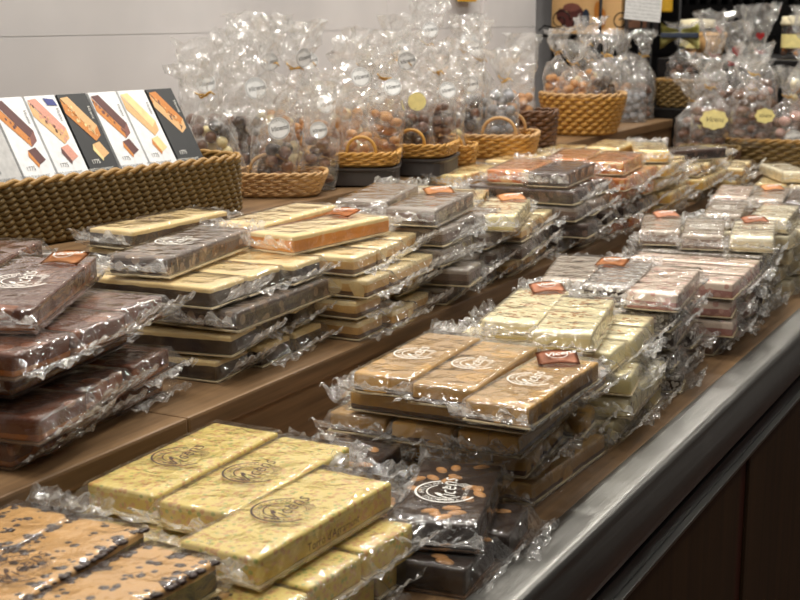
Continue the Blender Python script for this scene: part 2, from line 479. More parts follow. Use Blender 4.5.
TAG_TXT = bpy.data.meshes.new('script_name'); bm.to_mesh(TAG_TXT); bm.free(); TAG_TXT.materials.append(M['white_ink'])

nbar = [0]
def bar(key, x, y, z, rz, label, group=None, emblem=None, seal_tag=None, words=None, tilt=(0, 0), tagpos=(.0, .32)):
    f = FL[key]; L, W, H = f['L'], f['W'], f['H']
    k = nbar[0]; nbar[0] += 1
    root = thing('nougat_bar', label, 'nougat bar', (x, y, z), rz, group)
    root.rotation_euler = (math.radians(tilt[0]), math.radians(tilt[1]), rz)
    link('backing_card', card_mesh(L, W, f['card']), root)
    s = link('nougat_slab', slab_mesh(key, k % 3), root, (0, 0, .0018))
    if k % 2: s.rotation_euler = (0, 0, PI)
    w = link('film_wrapper', wrap_mesh(L, W, H, k % 4), root)
    for sg in (0, 1):
        e = link('end_seal', seal_mesh(W, H, (k * 2 + sg * 3) % 6), w, (0, (L / 2 + .0155) * (1 if sg == 0 else -1), 0))
        if sg: e.rotation_euler = (0, 0, PI)
    top = H + .0050
    if emblem:
        e = link('printed_emblem', EMB_W if emblem == 'w' else EMB_B, root, (0, -.012, top))
        e.rotation_euler = (0, 0, PI / 2 if words != 'x' else 0)
        e.scale = (W / .075,) * 3
    if words == 'side':
        for sg in (1, -1):
            t = link('printed_words', TXT_TORRO, root, (sg * (W / 2 + .0042), .0, H * .52))
            t.rotation_euler = (PI / 2, 0, sg * PI / 2)
    if words == 'des':
        t = link('printed_words', TXT_DES, root, (W / 2 + .0042, -.045, H * .5)); t.rotation_euler = (PI / 2, 0, PI / 2)
    if seal_tag:
        t = link('paper_seal', TAG[seal_tag], root, (tagpos[0] * W, tagpos[1] * L, top + .0012))
        t.rotation_euler = (.12, -.05, rnd.uniform(-.2, .5)); t['label'] = 'small %s paper seal with a white script name' % ('orange' if seal_tag == 'orange' else 'terracotta')
        link('script_name', TAG_TXT, t)
    return root

ORD = ['bottom layer', 'second layer', 'third layer', 'fourth layer', 'fifth layer', 'sixth layer']
def posname(kind, i, n, up):
    if kind == 'L':
        names = {1: ['alone'], 2: ['wall side', 'aisle side'], 3: ['wall side', 'middle', 'aisle side'], 4: ['wall side', 'second from wall', 'third from wall', 'aisle side']}
    else:
        names = {1: ['alone'], 2: ['near end', 'far end'], 3: ['near end', 'middle', 'far end'], 4: ['near end', 'second from near end', 'third from near end', 'far end']}
    return names[n][i]

def stack(name, key, cx, cy, z, rot, layers, up=False, keys=None, step=0.0, last_top=False, em=None):
    """layers from the shelf upwards: ('L' along the counter | 'X' across it, how many, dx, dy, keys). Returns the height reached"""
    f = FL[key]
    r0 = math.radians(rot); zz = z + .0004
    for li, lay in enumerate(layers):
        kind, n, dx, dy = lay[:4]
        kk = lay[4] if len(lay) > 4 else key
        f = FL[kk]; p = f['W'] + .0065
        r = r0 + math.radians(rnd.uniform(-4.5, 4.5))
        for i in range(n):
            q = (i - (n - 1) / 2) * p
            jx, jy = rnd.uniform(-.006, .006), rnd.uniform(-.003, .003)
            lx, ly = (q, jy * 2.2) if kind == 'L' else (jx * 2.2, q)
            X = cx + dx + lx * math.cos(r) - ly * math.sin(r); Y = cy + dy + lx * math.sin(r) + ly * math.cos(r)
            rz = r + (0 if kind == 'L' else -PI / 2) + math.radians(rnd.uniform(-1.2, 1.2))
            lab = '%s, %s, %s of the %s' % (f['desc'], ORD[li] if not (last_top and li == len(layers) - 1) else 'top layer', posname(kind, i, n, up), name)
            e = em if (last_top and li == len(layers) - 1) else None
            w = 'des' if (name == 'caramel stack' and li == 1 and i == 0) else ('side' if key == 'yellow' and kind == 'X' else None)
            bar(kk, X, Y, zz, rz, lab, 'bars in the ' + name, e, None, w)
        zz += f['H'] + .0062
    return zz

R = math.radians
# ------------------------------------------------------------------ setting
YA, YB = -.6, 3.915
def slab_struct(name, x0, x1, y0, y1, z0, z1, mat):
    bm = bmesh.new(); box(bm, x0, x1, y0, y1, z0, z1)
    return structure(finish(name, bm, mat))
M['wall'] = plain('painted_wall', (212, 207, 206), .75, bscale=3)
M['floor'] = wood_mat('dark_floor', (36, 20, 12), (70, 40, 24), .4)
M['ceiling'] = plain('ceiling_paint', (150, 147, 143), .8)
M['darkwall'] = plain('dark_back_wall', (34, 30, 29), .6)
slab_struct('floor', -3.2, 3.0, -2.0, 7.2, -.05, 0, M['floor'])
slab_struct('ceiling', -3.2, 3.0, -2.0, 7.2, 3.0, 3.05, M['ceiling'])
# panelled wall behind the counter: lower and upper sheets meet at a fine joint
bm = bmesh.new()
ysp = [-2.0, .8, 2.9, 3.22, 3.46, 3.83]
for a, b in zip(ysp, ysp[1:]):
    off = -.012 if (a, b) == (3.22, 3.46) else 0  # strip set back to imitate a shadow band on the wall
    box(bm, X_WALL - .1, X_WALL + off, a + .0006, b - .0006, 0, 1.3155)
    box(bm, X_WALL - .1, X_WALL + off, a + .0006, b - .0006, 1.3165, 3.0)
box(bm, X_WALL - .1, X_WALL - .0025, -2.0, 3.21, 0, 3.0)
structure(finish('wall_left', bm, M['wall']))
slab_struct('wall_far', -3.2, 3.0, 6.6, 6.7, 0, 3.0, M['wall'])

# the counter itself: three stepped wooden shelves, a steel rail and a dark front
ctr = thing('display_counter', 'long stepped wooden counter with a polished steel edge rail', 'counter', (0, 0, 0))
bm = bmesh.new(); box(bm, X_STEP1 - .02, X_RAIL, YA, YB, Z0 - .03, Z0, .002)
finish('lower_shelf', bm, M['wood'], ctr)
bm = bmesh.new()
for a, b in ((YA, 1.06), (1.06, 2.18), (2.18, 3.3), (3.3, YB)): box(bm, X_STEP2 - .02, X_STEP1, a + .0005, b - .0005, Z1 - .024, Z1, .003)
finish('middle_shelf', bm, M['wood'], ctr)
bm = bmesh.new(); box(bm, X_STEP1 - .02, X_STEP1 - .004, YA, YB, Z0 + .0005, Z1 - .0245); finish('step_riser', bm, M['wood'], ctr)
bm = bmesh.new(); box(bm, X_WALL + .002, X_STEP2, YA, YB, Z2 - .024, Z2, .003); finish('upper_shelf', bm, M['wood'], ctr)
bm = bmesh.new(); box(bm, X_STEP2 - .02, X_STEP2 - .004, YA, YB, Z1 + .0005, Z2 - .0245); finish('step_riser', bm, M['wood'], ctr)
# bullnosed steel rail
M['steel'], nt, out = new_mat('brushed_steel'); g = N(nt)
tc = g('TexCoord'); mp = g('Mapping', {'Vector': tc.outputs['Object'], 'Scale': (60, 3, 60)})
n1 = g('TexNoise', {'Vector': mp.outputs[0], 'Scale': 4.0, 'Detail': 5.0}); n2 = g('TexNoise', {'Vector': tc.outputs['Object'], 'Scale': 14.0, 'Detail': 5.0})
rg = g.math('ADD', g.math('MULTIPLY', n2.outputs[0], .30), .22)
pb = g('BsdfPrincipled', {'Base Color': lin((150, 148, 144)), 'Metallic': 1.0, 'Roughness': rg})
bp = g('Bump', {'Height': g.math('ADD', n1.outputs[0], g.math('MULTIPLY', n2.outputs[0], 2.0)), 'Strength': .12, 'Distance': .002}); nt.links.new(bp.outputs[0], pb.inputs['Normal'])
nt.links.new(pb.outputs[0], out.inputs[0])
def extrude_profile(name, prof, y0, y1, mat, parent, smooth=True, n=40):
    bm = bmesh.new(); rings = []
    for j in range(n + 1):
        y = y0 + (y1 - y0) * j / n
        rings.append([bm.verts.new((x + noise.noise(Vector((i * .7, y * 3, 2))) * .0006, y, z + noise.noise(Vector((i * .7, y * 3.4, 9))) * .0005)) for i, (x, z) in enumerate(prof)])
    m = len(prof)
    for a, b in zip(rings, rings[1:]):
        for i in range(m):
            f = bm.faces.new((a[i], b[i], b[(i + 1) % m], a[(i + 1) % m])); f.smooth = smooth
    bm.faces.new(rings[0]); bm.faces.new(rings[-1][::-1])
    bmesh.ops.recalc_face_normals(bm, faces=bm.faces[:])
    return finish(name, bm, mat, parent)
zt = Z0 + .003; prof = [(X_RAIL + .0005, zt - .02), (X_RAIL + .0005, zt - .001), (X_RAIL + .002, zt)]
prof += [(X_RAIL + .002 + .034 * i / 5, zt) for i in range(1, 6)]
cx, cz, rr_ = X_RAIL + .036, zt - .009, .009
prof += [(cx + rr_ * math.sin(a), cz + rr_ * math.cos(a)) for a in [PI / 2 * i / 7 for i in range(1, 8)]]
prof += [(cx + .009 + .009 * math.sin(PI * t / 12), zt - .009 - .047 * t / 7) for t in range(1, 8)]
prof += [(cx + .014, zt - .060), (cx + .006, zt - .060), (cx + .004, zt - .02)]
extrude_profile('steel_rail', prof, YA, YB, M['steel'], ctr)
xf = X_RAIL + .058
bm = bmesh.new(); box(bm, xf - .012, xf - .004, YA, YB, zt - .082, zt - .0625); finish('shadow_gap', bm, M['black'], ctr)
bm = bmesh.new(); box(bm, xf - .012, xf + .004, YA, YB, zt - .088, zt - .083, .001); finish('steel_strip', bm, M['steel'], ctr)
for a in [-.6 + .775 * i for i in range(6)]:
    bm = bmesh.new(); box(bm, xf - .03, xf, a + .022, a + .753, .10, zt - .0885, .003); finish('front_panel', bm, M['wood_dark'], ctr)
    bm = bmesh.new(); box(bm, xf - .03, xf - .004, a - .021, a + .021, .10, zt - .0885, .002); finish('stile', bm, M['wood_red'], ctr)
bm = bmesh.new(); box(bm, X_WALL + .01, xf - .04, YA, YB, .0, Z0 - .031); finish('carcass', bm, M['wood_dark'], ctr)
bm = bmesh.new(); box(bm, xf - .045, xf - .031, YA, YB, .0, .10); finish('plinth', bm, M['black'], ctr)

# ------------------------------------------------------------------ lower shelf, from the near end
# tan biscuit bars with chocolate crumbs
ph = FL['biscuit']['H'] + .0062
for li in range(2):
    for i, x in enumerate((-.753, -.680, -.607)):
        bar('biscuit', x, .695, Z0 + .0004 + ph * li, R(-2), '%s, %s, %s of the tan crumb stack' % (FL['biscuit']['desc'], ORD[li], posname('L', i, 3, 0)), 'bars in the tan crumb stack')
zb = Z0 + .0004 + ph * 2
bar('biscuit', -.758, .702, zb, R(2), 'tan bar with dark chocolate crumbs, top layer beside the wooden step', 'bars in the tan crumb stack')
bar('biscuit', -.690, .705, zb, R(4), 'tan bar with dark chocolate crumbs and a round emblem, top layer, middle of three', 'bars in the tan crumb stack', 'b')
bar('biscuit', -.612, .682, zb, R(-3), 'tan bar with dark chocolate crumbs, top layer beside the yellow bars', 'bars in the tan crumb stack')

# yellow almond nougat
zy = stack('yellow stack', 'yellow', -.635, .905, Z0, 0, [('X', 3, .010, -.005)])
bar('yellow', -.753, .955, zy, R(1), 'yellow almond nougat bar lying under the wall side top bar, second layer', 'bars in the yellow stack')
for i, (yy, dx) in enumerate(((.790, .0), (.875, .0), (.960, .004))):
    bar('yellow', -.622 + dx, yy, zy, R(-92 - i), 'yellow almond nougat bar across the stack, second layer, %s' % ('near end', 'middle', 'far end beside the dark almond bars')[i], 'bars in the yellow stack', None, None, 'side')
zy += FL['yellow']['H'] + .0062
bar('yellow', -.747, .978, zy, R(2), 'yellow almond nougat bar on top of its stack beside the wooden step', 'bars in the yellow stack', 'b', None, 'side')
bar('yellow', -.662, .972, zy, R(1.5), 'yellow almond nougat bar on top of its stack, middle of three', 'bars in the yellow stack', 'b', None, 'side')
bar('yellow', -.585, .905, zy, R(-2), 'yellow almond nougat bar on top of its stack, closest to the steel rail', 'bars in the yellow stack', 'b', None, 'side')

# dark chocolate with almonds
za = Z0 + .0004; pa = FL['almonds']['H'] + .0062
bar('almonds', -.545, 1.094, za, R(-80), 'dark chocolate bar with whole almonds lying on the shelf, far one of two', 'dark almond bars')
bar('almonds', -.545, 1.010, za, R(-84), 'dark chocolate bar with whole almonds lying on the shelf, near one of two', 'dark almond bars')
bar('almonds', -.522, 1.076, za + pa, R(16), 'dark chocolate almond bar with a white round emblem, on top of two dark bars', 'dark almond bars', 'w')
bar('almonds', -.657, 1.090, za, R(10), 'dark chocolate bar with whole almonds tucked between yellow and caramel bars, lower', 'dark almond bars')
bar('almonds', -.657, 1.088, za + pa, R(4), 'dark chocolate bar with whole almonds tucked between yellow and caramel bars, upper', 'dark almond bars')

# caramel
zc = stack('caramel stack', 'caramel', -.607, 1.315, Z0, 2, [('L', 3, .01, .0), ('X', 3, .005, .0), ('L', 3, -.01, -.02), ('X', 3, .012, -.01)])
bar('caramel', -.655, 1.277, zc, R(4), 'caramel nougat bar on top of its stack beside the wooden step', 'bars in the caramel stack', 'w')
bar('caramel', -.581, 1.268, zc, R(4), 'caramel nougat bar on top of its stack, middle of three', 'bars in the caramel stack', 'w')
bar('caramel', -.503, 1.238, zc, R(.5), 'caramel nougat bar with a terracotta paper seal, on top beside the steel rail', 'bars in the caramel stack', 'w', 'red', tagpos=(-.05, .36))

# white almond
zw = stack('white almond stack', 'white', -.605, 1.545, Z0, 8, [('X', 3, .01, 0), ('L', 3, .015, 0), ('X', 3, .012, .0), ('X', 3, .015, .0)])
bar('white', -.633, 1.527, zw, R(10), 'white nougat bar with almond flakes and a brown paper seal, on top, wall side', 'bars in the white almond stack', None, 'red', tagpos=(.1, .43))
bar('white', -.560, 1.502, zw, R(12), 'white nougat bar with almond flakes, on top, steel rail side', 'bars in the white almond stack')

# dark speckled bars and neighbours
zk = stack('speckled stack', 'coconut', -.612, 1.775, Z0, 8, [('X', 3, .005, 0), ('X', 3, .01, 0), ('L', 3, 0, 0), ('X', 3, .008, 0)])
bar('greytan', -.672, 1.79, zk, R(14), 'grey beige bar on top of the speckled stack, wall side', 'bars in the speckled stack')
bar('coconut', -.600, 1.775, zk, R(9), 'grey speckled bar with an orange paper seal on top of the speckled stack', 'bars in the speckled stack', None, 'orange', tagpos=(-.3, .3))
bar('pink', -.530, 1.765, zk, R(7), 'pale pink bar on top of the speckled stack, steel rail side', 'bars in the speckled stack')
zp = stack('pink stack', 'pink', -.59, 2.01, Z0, 5, [('X', 3, .0, 0, 'greytan'), ('X', 3, .005, 0), ('X', 3, .0, 0)])
for i, y in enumerate((1.945, 2.02, 2.095)):
    bar('pink', -.575 - .004 * i, y, zp, R(-86), 'pale pink nougat bar across the top of the pink stack, %s' % ('near end', 'middle', 'far end')[i], 'bars in the pink stack')
zg = stack('grey stack', 'greytan', -.615, 2.25, Z0, 10, [('X', 3, .01, 0, 'coconut'), ('X', 3, .0, 0, 'cocoa'), ('L', 3, .0, 0), ('X', 3, .01, 0, 'coconut')])
bar('greytan', -.690, 2.26, zg, R(16), 'grey beige bar with a brown paper seal on top of the grey stack', 'bars in the grey stack', None, 'red', tagpos=(.1, .36))
bar('greytan', -.612, 2.25, zg, R(14), 'grey beige bar on top of the grey stack, middle of three', 'bars in the grey stack', 'w')
bar('ivory', -.533, 2.27, zg, R(12), 'ivory bar with a brown paper seal on top of the grey stack', 'bars in the grey stack', 'b', 'red', tagpos=(.0, .36))
zi = stack('ivory stack', 'ivory', -.605, 2.50, Z0, 4, [('X', 3, .015, 0), ('X', 3, .005, 0), ('X', 3, .01, 0), ('X', 3, .012, 0)])
bar('ivory', -.548, 2.49, zi, R(6), 'ivory bar on top of the ivory stack, steel rail side', 'bars in the ivory stack')
bar('greytan', -.640, 2.50, zi, R(10), 'grey beige bar on top of the ivory stack, wall side', 'bars in the ivory stack', 'w')
zf = stack('pale mixed stack', 'pink', -.615, 2.75, Z0, 6, [('X', 3, 0, 0, 'cocoa'), ('X', 3, .01, 0), ('X', 3, .0, 0, 'greytan'), ('X', 3, 0, 0, 'pink')])
bar('pink', -.69, 2.75, zf, R(10), 'pale pink bar on top of the pale mixed stack, wall side', 'bars in the pale mixed stack')
bar('greytan', -.615, 2.74, zf, R(8), 'grey beige bar with an orange seal on top of the pale mixed stack', 'bars in the pale mixed stack', None, 'orange')
bar('cocoa', -.54, 2.74, zf, R(8), 'dark cocoa bar on top of the pale mixed stack, steel rail side', 'bars in the pale mixed stack')
zf2 = stack('far cocoa stack', 'cocoa', -.63, 3.0, Z0, 6, [('X', 3, 0, 0), ('X', 3, .01, 0, 'greytan'), ('X', 3, .0, 0), ('L', 3, 0, 0, 'greytan')], last_top=True)
zf3 = stack('far honey stack', 'honey', -.64, 3.25, Z0, 6, [('X', 3, 0, 0), ('X', 3, .01, 0), ('X', 3, .0, 0, 'ivory'), ('L', 3, 0, 0, 'honey')])
zf4 = stack('last ivory stack', 'ivory', -.65, 3.5, Z0, 6, [('X', 3, 0, 0), ('X', 3, .01, 0), ('L', 3, .0, 0)], last_top=True)
bar('ivory', -.70, 3.27, zf3, R(30), 'ivory bar lying crooked on the far honey stack', 'bars in the far honey stack', tilt=(0, 0))

# ------------------------------------------------------------------ middle shelf
zh = stack('red brown stack', 'brown', -.975, .975, Z1, 8, [('X', 3, .005, 0), ('X', 3, .02, -.01), ('L', 2, -.005, .0), ('X', 3, .012, .0)])
bar('brown', -1.118, 1.085, zh, R(24), 'red brown chocolate bar with a round emblem, on top beside the long basket', 'bars in the red brown stack', 'w')
bar('brown', -.955, .995, zh + .003, R(25), 'red brown chocolate bar with an orange paper seal, on top of the red brown stack', 'bars in the red brown stack', 'w', 'orange', tilt=(2.5, 0), tagpos=(.2, .36))
zn = stack('dark layered stack', 'twotone', -.958, 1.285, Z1, 6, [('X', 3, -.005, .0, 'twotone'), ('X', 3, .0, .0, 'twotone'), ('L', 3, -.005, .01, 'nutdark'), ('X', 3, .0, .0, 'twotone')])
def rear_pile(key, x, y, n, front, rz=0):
    zz = Z1 + .0004
    for i in range(n):
        bar(key, x + rnd.uniform(-.004, .004), y, zz, R(rz + rnd.uniform(-2, 2)), '%s, %s, behind the %s' % (FL[key]['desc'], ORD[i], front), 'bars behind the ' + front)
        zz += FL[key]['H'] + .0062
    return zz
rear_pile('twotone', -1.118, 1.42, 4, 'dark layered stack')
rear_pile('honey', -1.122, 1.665, 4, 'orange striped stack')
rear_pile('mixcream', -1.122, 1.905, 3, 'grey praline stack')
rear_pile('greypraline', -1.122, 2.145, 3, 'ivory almond stack')
rear_pile('honey', -1.118, 2.385, 4, 'cocoa stack')
rear_pile('twotone', -1.118, 2.625, 4, 'amber stack')
rear_pile('honey', -1.118, 2.865, 4, 'honey stack')
bar('twotone', -1.112, 1.415, zn - .0005, R(0), 'cream topped bar with a brown emblem beside the long basket', 'bars in the dark layered stack', 'b')
bar('nutdark', -.978, 1.283, zn, R(10), 'dark grey nougat bar with a white emblem on top of the dark layered stack', 'bars in the dark layered stack', 'w')
zo = stack('orange striped stack', 'mixcream', -.935, 1.53, Z1, 5, [('X', 3, .01, .0), ('X', 3, .0, .0), ('X', 3, .012, .0), ('X', 3, .005, .0)])
bar('orange', -1.015, 1.555, zo, R(3), 'cream topped orange nougat bar on top of the orange striped stack, wall side', 'bars in the orange striped stack')
bar('orange', -.915, 1.500, zo, R(-6), 'cream topped orange nougat bar with a pale paper seal on the orange striped stack', 'bars in the orange striped stack', None, 'orange', tagpos=(-.25, .32))
zq = stack('grey praline stack', 'greypraline', -.935, 1.765, Z1, 6, [('X', 3, .005, .0), ('X', 3, .02, .0), ('X', 3, .0, .0), ('X', 3, .008, .0)])
bar('greypraline', -.985, 1.785, zq, R(14), 'grey praline bar on top of the grey praline stack, wall side', 'bars in the grey praline stack')
bar('greypraline', -.877, 1.745, zq, R(10), 'grey praline bar with an orange paper seal on the grey praline stack', 'bars in the grey praline stack', None, 'orange', tagpos=(-.1, .3))
zr = stack('ivory almond stack', 'mixcream', -.930, 2.0, Z1, 8, [('X', 3, .005, .0), ('X', 3, .01, .0, 'greypraline'), ('X', 3, .01, .0)])
bar('white', -.845, 1.925, zr, R(16), 'white nougat bar with an orange paper seal on the ivory almond stack', 'bars in the ivory almond stack', None, 'orange', tagpos=(.1, .36))
bar('honey', -.955, 2.01, zr, R(18), 'honey yellow bar on top of the ivory almond stack, middle of three', 'bars in the ivory almond stack')
bar('white', -1.045, 2.02, zr, R(18), 'white nougat bar on top of the ivory almond stack, wall side', 'bars in the ivory almond stack')
zs = stack('cocoa stack', 'cocoa', -.915, 2.24, Z1, 4, [('X', 3, .0, .0), ('X', 3, .01, .0), ('X', 3, .0, .0, 'greypraline'), ('X', 3, .005, 0)])
bar('cocoa', -.865, 2.235, zs, R(6), 'dark cocoa bar on top of the cocoa stack, aisle side', 'bars in the cocoa stack')
bar('amber', -.95, 2.25, zs, R(10), 'amber nut brittle bar on top of the cocoa stack, wall side', 'bars in the cocoa stack')
zt_ = stack('amber stack', 'amber', -.915, 2.485, Z1, 4, [('X', 3, .0, .0), ('X', 3, .01, .0, 'cocoa'), ('X', 3, .0, .0), ('X', 3, .005, 0)])
bar('amber', -.855, 2.48, zt_, R(8), 'amber nut brittle bar on top of the amber stack, aisle side', 'bars in the amber stack')
bar('amber', -.945, 2.5, zt_, R(12), 'amber nut brittle bar on top of the amber stack, wall side', 'bars in the amber stack', None, None)
zu = stack('honey stack', 'honey', -.915, 2.735, Z1, 4, [('X', 3, .0, .0), ('X', 3, .01, .0), ('X', 3, .0, .0), ('X', 3, .005, 0)])
bar('honey', -.865, 2.73, zu, R(20), 'honey yellow bar on top of the honey stack, aisle side', 'bars in the honey stack')
bar('honey', -.955, 2.75, zu, R(8), 'honey yellow bar on top of the honey stack, wall side', 'bars in the honey stack')
zv = stack('mixed stack', 'mixcream', -.915, 2.985, Z1, 6, [('X', 3, .0, .0), ('X', 3, .01, .0, 'honey'), ('X', 3, .0, .0)])
bar('cocoa', -.865, 2.98, zv, R(-30), 'dark cocoa bar lying crooked on the mixed stack', 'bars in the mixed stack')
bar('mixcream', -.97, 2.99, zv, R(10), 'cream and caramel striped bar on top of the mixed stack', 'bars in the mixed stack')
zx = stack('last honey stack', 'honey', -.90, 3.22, Z1, 6, [('X', 3, .0, .0), ('X', 3, .01, .0, 'mixcream'), ('L', 2, .0, .0)], last_top=True)

# ------------------------------------------------------------------ baskets
def rpath(a, b, n, e=4.0):
    """closed superellipse, evenly spaced"""
    raw = []
    for k in range(720):
        t = 2 * PI * k / 720; c, s = math.cos(t), math.sin(t)
        raw.append(Vector((a * math.copysign(abs(c) ** (2 / e), c), b * math.copysign(abs(s) ** (2 / e), s), 0)))
    cum = [0]
    for i in range(720): cum.append(cum[-1] + (raw[(i + 1) % 720] - raw[i]).length)
    out = []; j = 0
    for k in range(n):
        d = cum[-1] * k / n
        while cum[j + 1] < d: j += 1
        f = (d - cum[j]) / max(1e-9, cum[j + 1] - cum[j])
        out.append(raw[j].lerp(raw[(j + 1) % 720], f))
    return out

def woven(name, label, cat, loc, rz, a, b, h, rows, stakes, mat, rim_mat, e=4.0, flare=0.0, twill=PI, handle=None, group=None, rim_r=None, parent=None, wave=0.0):
    root = parent or thing(name, label, cat, loc, rz, group)
    stakes += stakes % 2
    n = stakes * 3; rh = h / rows; bm = bmesh.new()
    amp = rh * .33
    for r in range(rows):
        k = 1 + flare * (r + .5) / rows
        P = rpath(a * k, b * k, n, e); pts = []
        for i, p in enumerate(P):
            t = (P[(i + 1) % n] - P[i - 1]).normalized(); nm = Vector((t.y, -t.x, 0))
            ph = PI * i / 3 + twill * r
            z = .003 + rh * (r + .5) + wave * math.sin(8 * PI * i / n)
            pts.append(p + nm * (amp * math.cos(ph) - amp) + Vector((0, 0, z + rh * .16 * math.sin(ph))))
        tube(bm, pts, rh * .58, 5, True)
    finish('woven_side', bm, mat, root)
    bm = bmesh.new(); P = rpath(a * .97, b * .97, 48, e)
    lo = [bm.verts.new(p + Vector((0, 0, .0008))) for p in P]; hi = [bm.verts.new(p + Vector((0, 0, .006))) for p in P]
    bm.faces.new(lo[::-1]); bm.faces.new(hi)
    for i in range(48): bm.faces.new((lo[i], lo[(i + 1) % 48], hi[(i + 1) % 48], hi[i]))
    finish('woven_base', bm, mat, root)
    rr = rim_r or rh * .75; bm = bmesh.new(); k = 1 + flare; n2 = max(60, int((a + b) * 4 / (rr * 1.2)) // 2 * 2)
    P = rpath(a * k, b * k, n2, e)
    for s in (0, 1):
        pts = []
        for i, p in enumerate(P):
            t = (P[(i + 1) % n2] - P[i - 1]).normalized(); nm = Vector((t.y, -t.x, 0)); ph = i * .9 + PI * s
            pts.append(p + nm * (math.cos(ph) * rr * .55 - rr * .5) + Vector((0, 0, h + .003 + rr * .5 + math.sin(ph) * rr * .55 + wave * math.sin(8 * PI * i / n2))))
        tube(bm, pts, rr * .62, 5, True)
    finish('rim', bm, rim_mat, root)
    if handle:
        hx, hy, hw, hh, hr = handle     # centre, half width, height, thickness
        bm = bmesh.new(); pts = []
        for i in range(21):
            t = PI * i / 20
            pts.append((hx - hw * math.cos(t), hy, h + hh * math.sin(t) ** .7))
        tube(bm, pts, hr, 8); finish('handle', bm, rim_mat, root)
        if abs(hy) > 1e-6:
            bm = bmesh.new(); tube(bm, [(x, -y, z) for x, y, z in pts], hr, 8); finish('handle', bm, rim_mat, root)
    return root

LB, LR = (-1.360, 1.300, Z2 + .0006), R(-9.0)
woven('long_basket', 'long low brown wicker basket holding the nougat boxes', 'basket', LB, LR, .105, .45, .080, 11, 250, M['wicker'], M['wicker_rim'], e=14, twill=PI * .38, rim_r=.006)

# boxes leaning in the long basket
def quadshape(bm, pts, mi):
    f = bm.faces.new([bm.verts.new((x, 0, z)) for x, z in pts]); f.material_index = mi
    if f.normal.y > 0: f.normal_flip()
    return f
def gift_box(y, col, design, label, lean=33):
    BW, BH, BD = .0685, .205, .028
    # y runs along the basket; the foot of the box stands against its front side
    fx = .094; c_, s_ = math.cos(LR), math.sin(LR)
    root = thing('nougat_box', label, 'box', (LB[0] + fx * c_ - y * s_, LB[1] + fx * s_ + y * c_, Z2 + .026), 0, 'nougat boxes in the long basket')
    root.rotation_euler = (R(-lean), 0, R(90) + LR); root.scale = (.77, .77, .95)
    bm = bmesh.new(); box(bm, -BW / 2, BW / 2, 0, BD, 0, BH, .0008); finish('carton', bm, M[col], root)
    dk = col == 'black_paper'
    bm = bmesh.new(); mats = {'choc': ('p_choc', 'p_choc2', 'p_nut'), 'pink': ('p_pink', 'p_tan', 'p_choc'), 'tan': ('p_tan', 'p_nut', 'p_ivory'), 'ivory': ('p_ivory', 'p_tan', 'p_nut'), 'nuts': ('p_nut', 'p_tan', 'p_choc'), 'plain': ('grey_ink', 'grey_ink', 'grey_ink')}[design]
    ms = [M[m] for m in mats]
    rr = random.Random(int(y * 1000))
    if design != 'plain':
        # the bar seen falling from the top corner, its cut end, and a broken-off piece below
        quadshape(bm, [(-.031, .198), (-.012, .2), (.026, .148), (.012, .137)], 0)
        for q in bm.verts: q.co.y = -.0006
        b2 = len(bm.verts)
        quadshape(bm, [(-.032, .196), (.012, .137), (.008, .122), (-.033, .172)], 1 if design != 'choc' else 2)
        quadshape(bm, [(.012, .137), (.026, .148), (.024, .131), (.008, .122)], 1)
        if design != 'nuts':
            quadshape(bm, [(-.004, .117), (.014, .121), (.025, .100), (.008, .093)], 0)
            quadshape(bm, [(-.004, .117), (.008, .093), (.004, .088), (-.008, .108)], 2)
        for v_ in list(bm.verts)[b2:]: v_.co.y = -.0007
        for i in range(34):
            t = rr.random(); x = -.030 + t * .046 + rr.uniform(-.006, .006); z = .190 - t * .058 + rr.uniform(-.006, .006)
            s = rr.uniform(.0012, .003)
            if design in ('pink', 'tan', 'nuts', 'choc') and (design != 'choc' or x + (z - .12) * .7 < .02):
                f = bm.faces.new([bm.verts.new((x + s * math.cos(a), -.0009, z + s * math.sin(a) * 1.3)) for a in (0, 1.2, 2.4, 3.7, 5)])
                f.material_index = rr.choice((0, 1, 2))
                if f.normal.y > 0: f.normal_flip()
        finish('printed_picture', bm, ms, root)
    else: bm.free()
    bm = bmesh.new()
    put_text(bm, "TORR\u00d3 D'AGRAMUNT", .0062, Matrix.Translation((-.012, -.0007, .075)) @ Matrix.Rotation(PI / 2, 4, 'X'))
    put_text(bm, '1775', .010, Matrix.Translation((-.014, -.0007, .088)) @ Matrix.Rotation(PI / 2, 4, 'X'))
    put_text(bm, 'Vicens', .009, Matrix.Translation((.026, -.0007, .172)) @ Matrix.Rotation(PI / 2, 4, 'X') @ Matrix.Rotation(-PI / 2, 4, 'Z'), shear=.3)
    finish('printed_words', bm, M['grey_ink'] if not dk else M['white_ink'], root)
    if design == 'pink':
        bm = bmesh.new(); quadshape(bm, [(.004, .2), (.026, .197), (.030, .186), (.008, .188)], 0)
        for q in bm.verts: q.co.y = -.001
        finish('blue_flash', bm, M['p_blue'], root)
    return root
gy = .378
for i, (c, d, t) in enumerate([
    ('black_paper', 'nuts', 'black nougat box with a picture of an orange nut bar, end of the row'),
    ('white_paper', 'ivory', 'white nougat box with a picture of a pale ivory bar'),
    ('white_paper', 'choc', 'white nougat box with a chocolate bar picture, between black and ivory boxes'),
    ('black_paper', 'tan', 'black nougat box with a picture of a tan nut bar'),
    ('white_paper', 'pink', 'white nougat box with a pink nut bar picture and blue flash'),
    ('white_paper', 'choc', 'white nougat box with a chocolate bar picture, beside the blue flash box'),
    ('grey_paper', 'plain', 'plain grey nougat box at the near end of the row'),
    ('white_paper', 'plain', 'plain white nougat box partly cut off by the picture edge')]):
    gift_box(gy - .0565 * i, c, d, t)

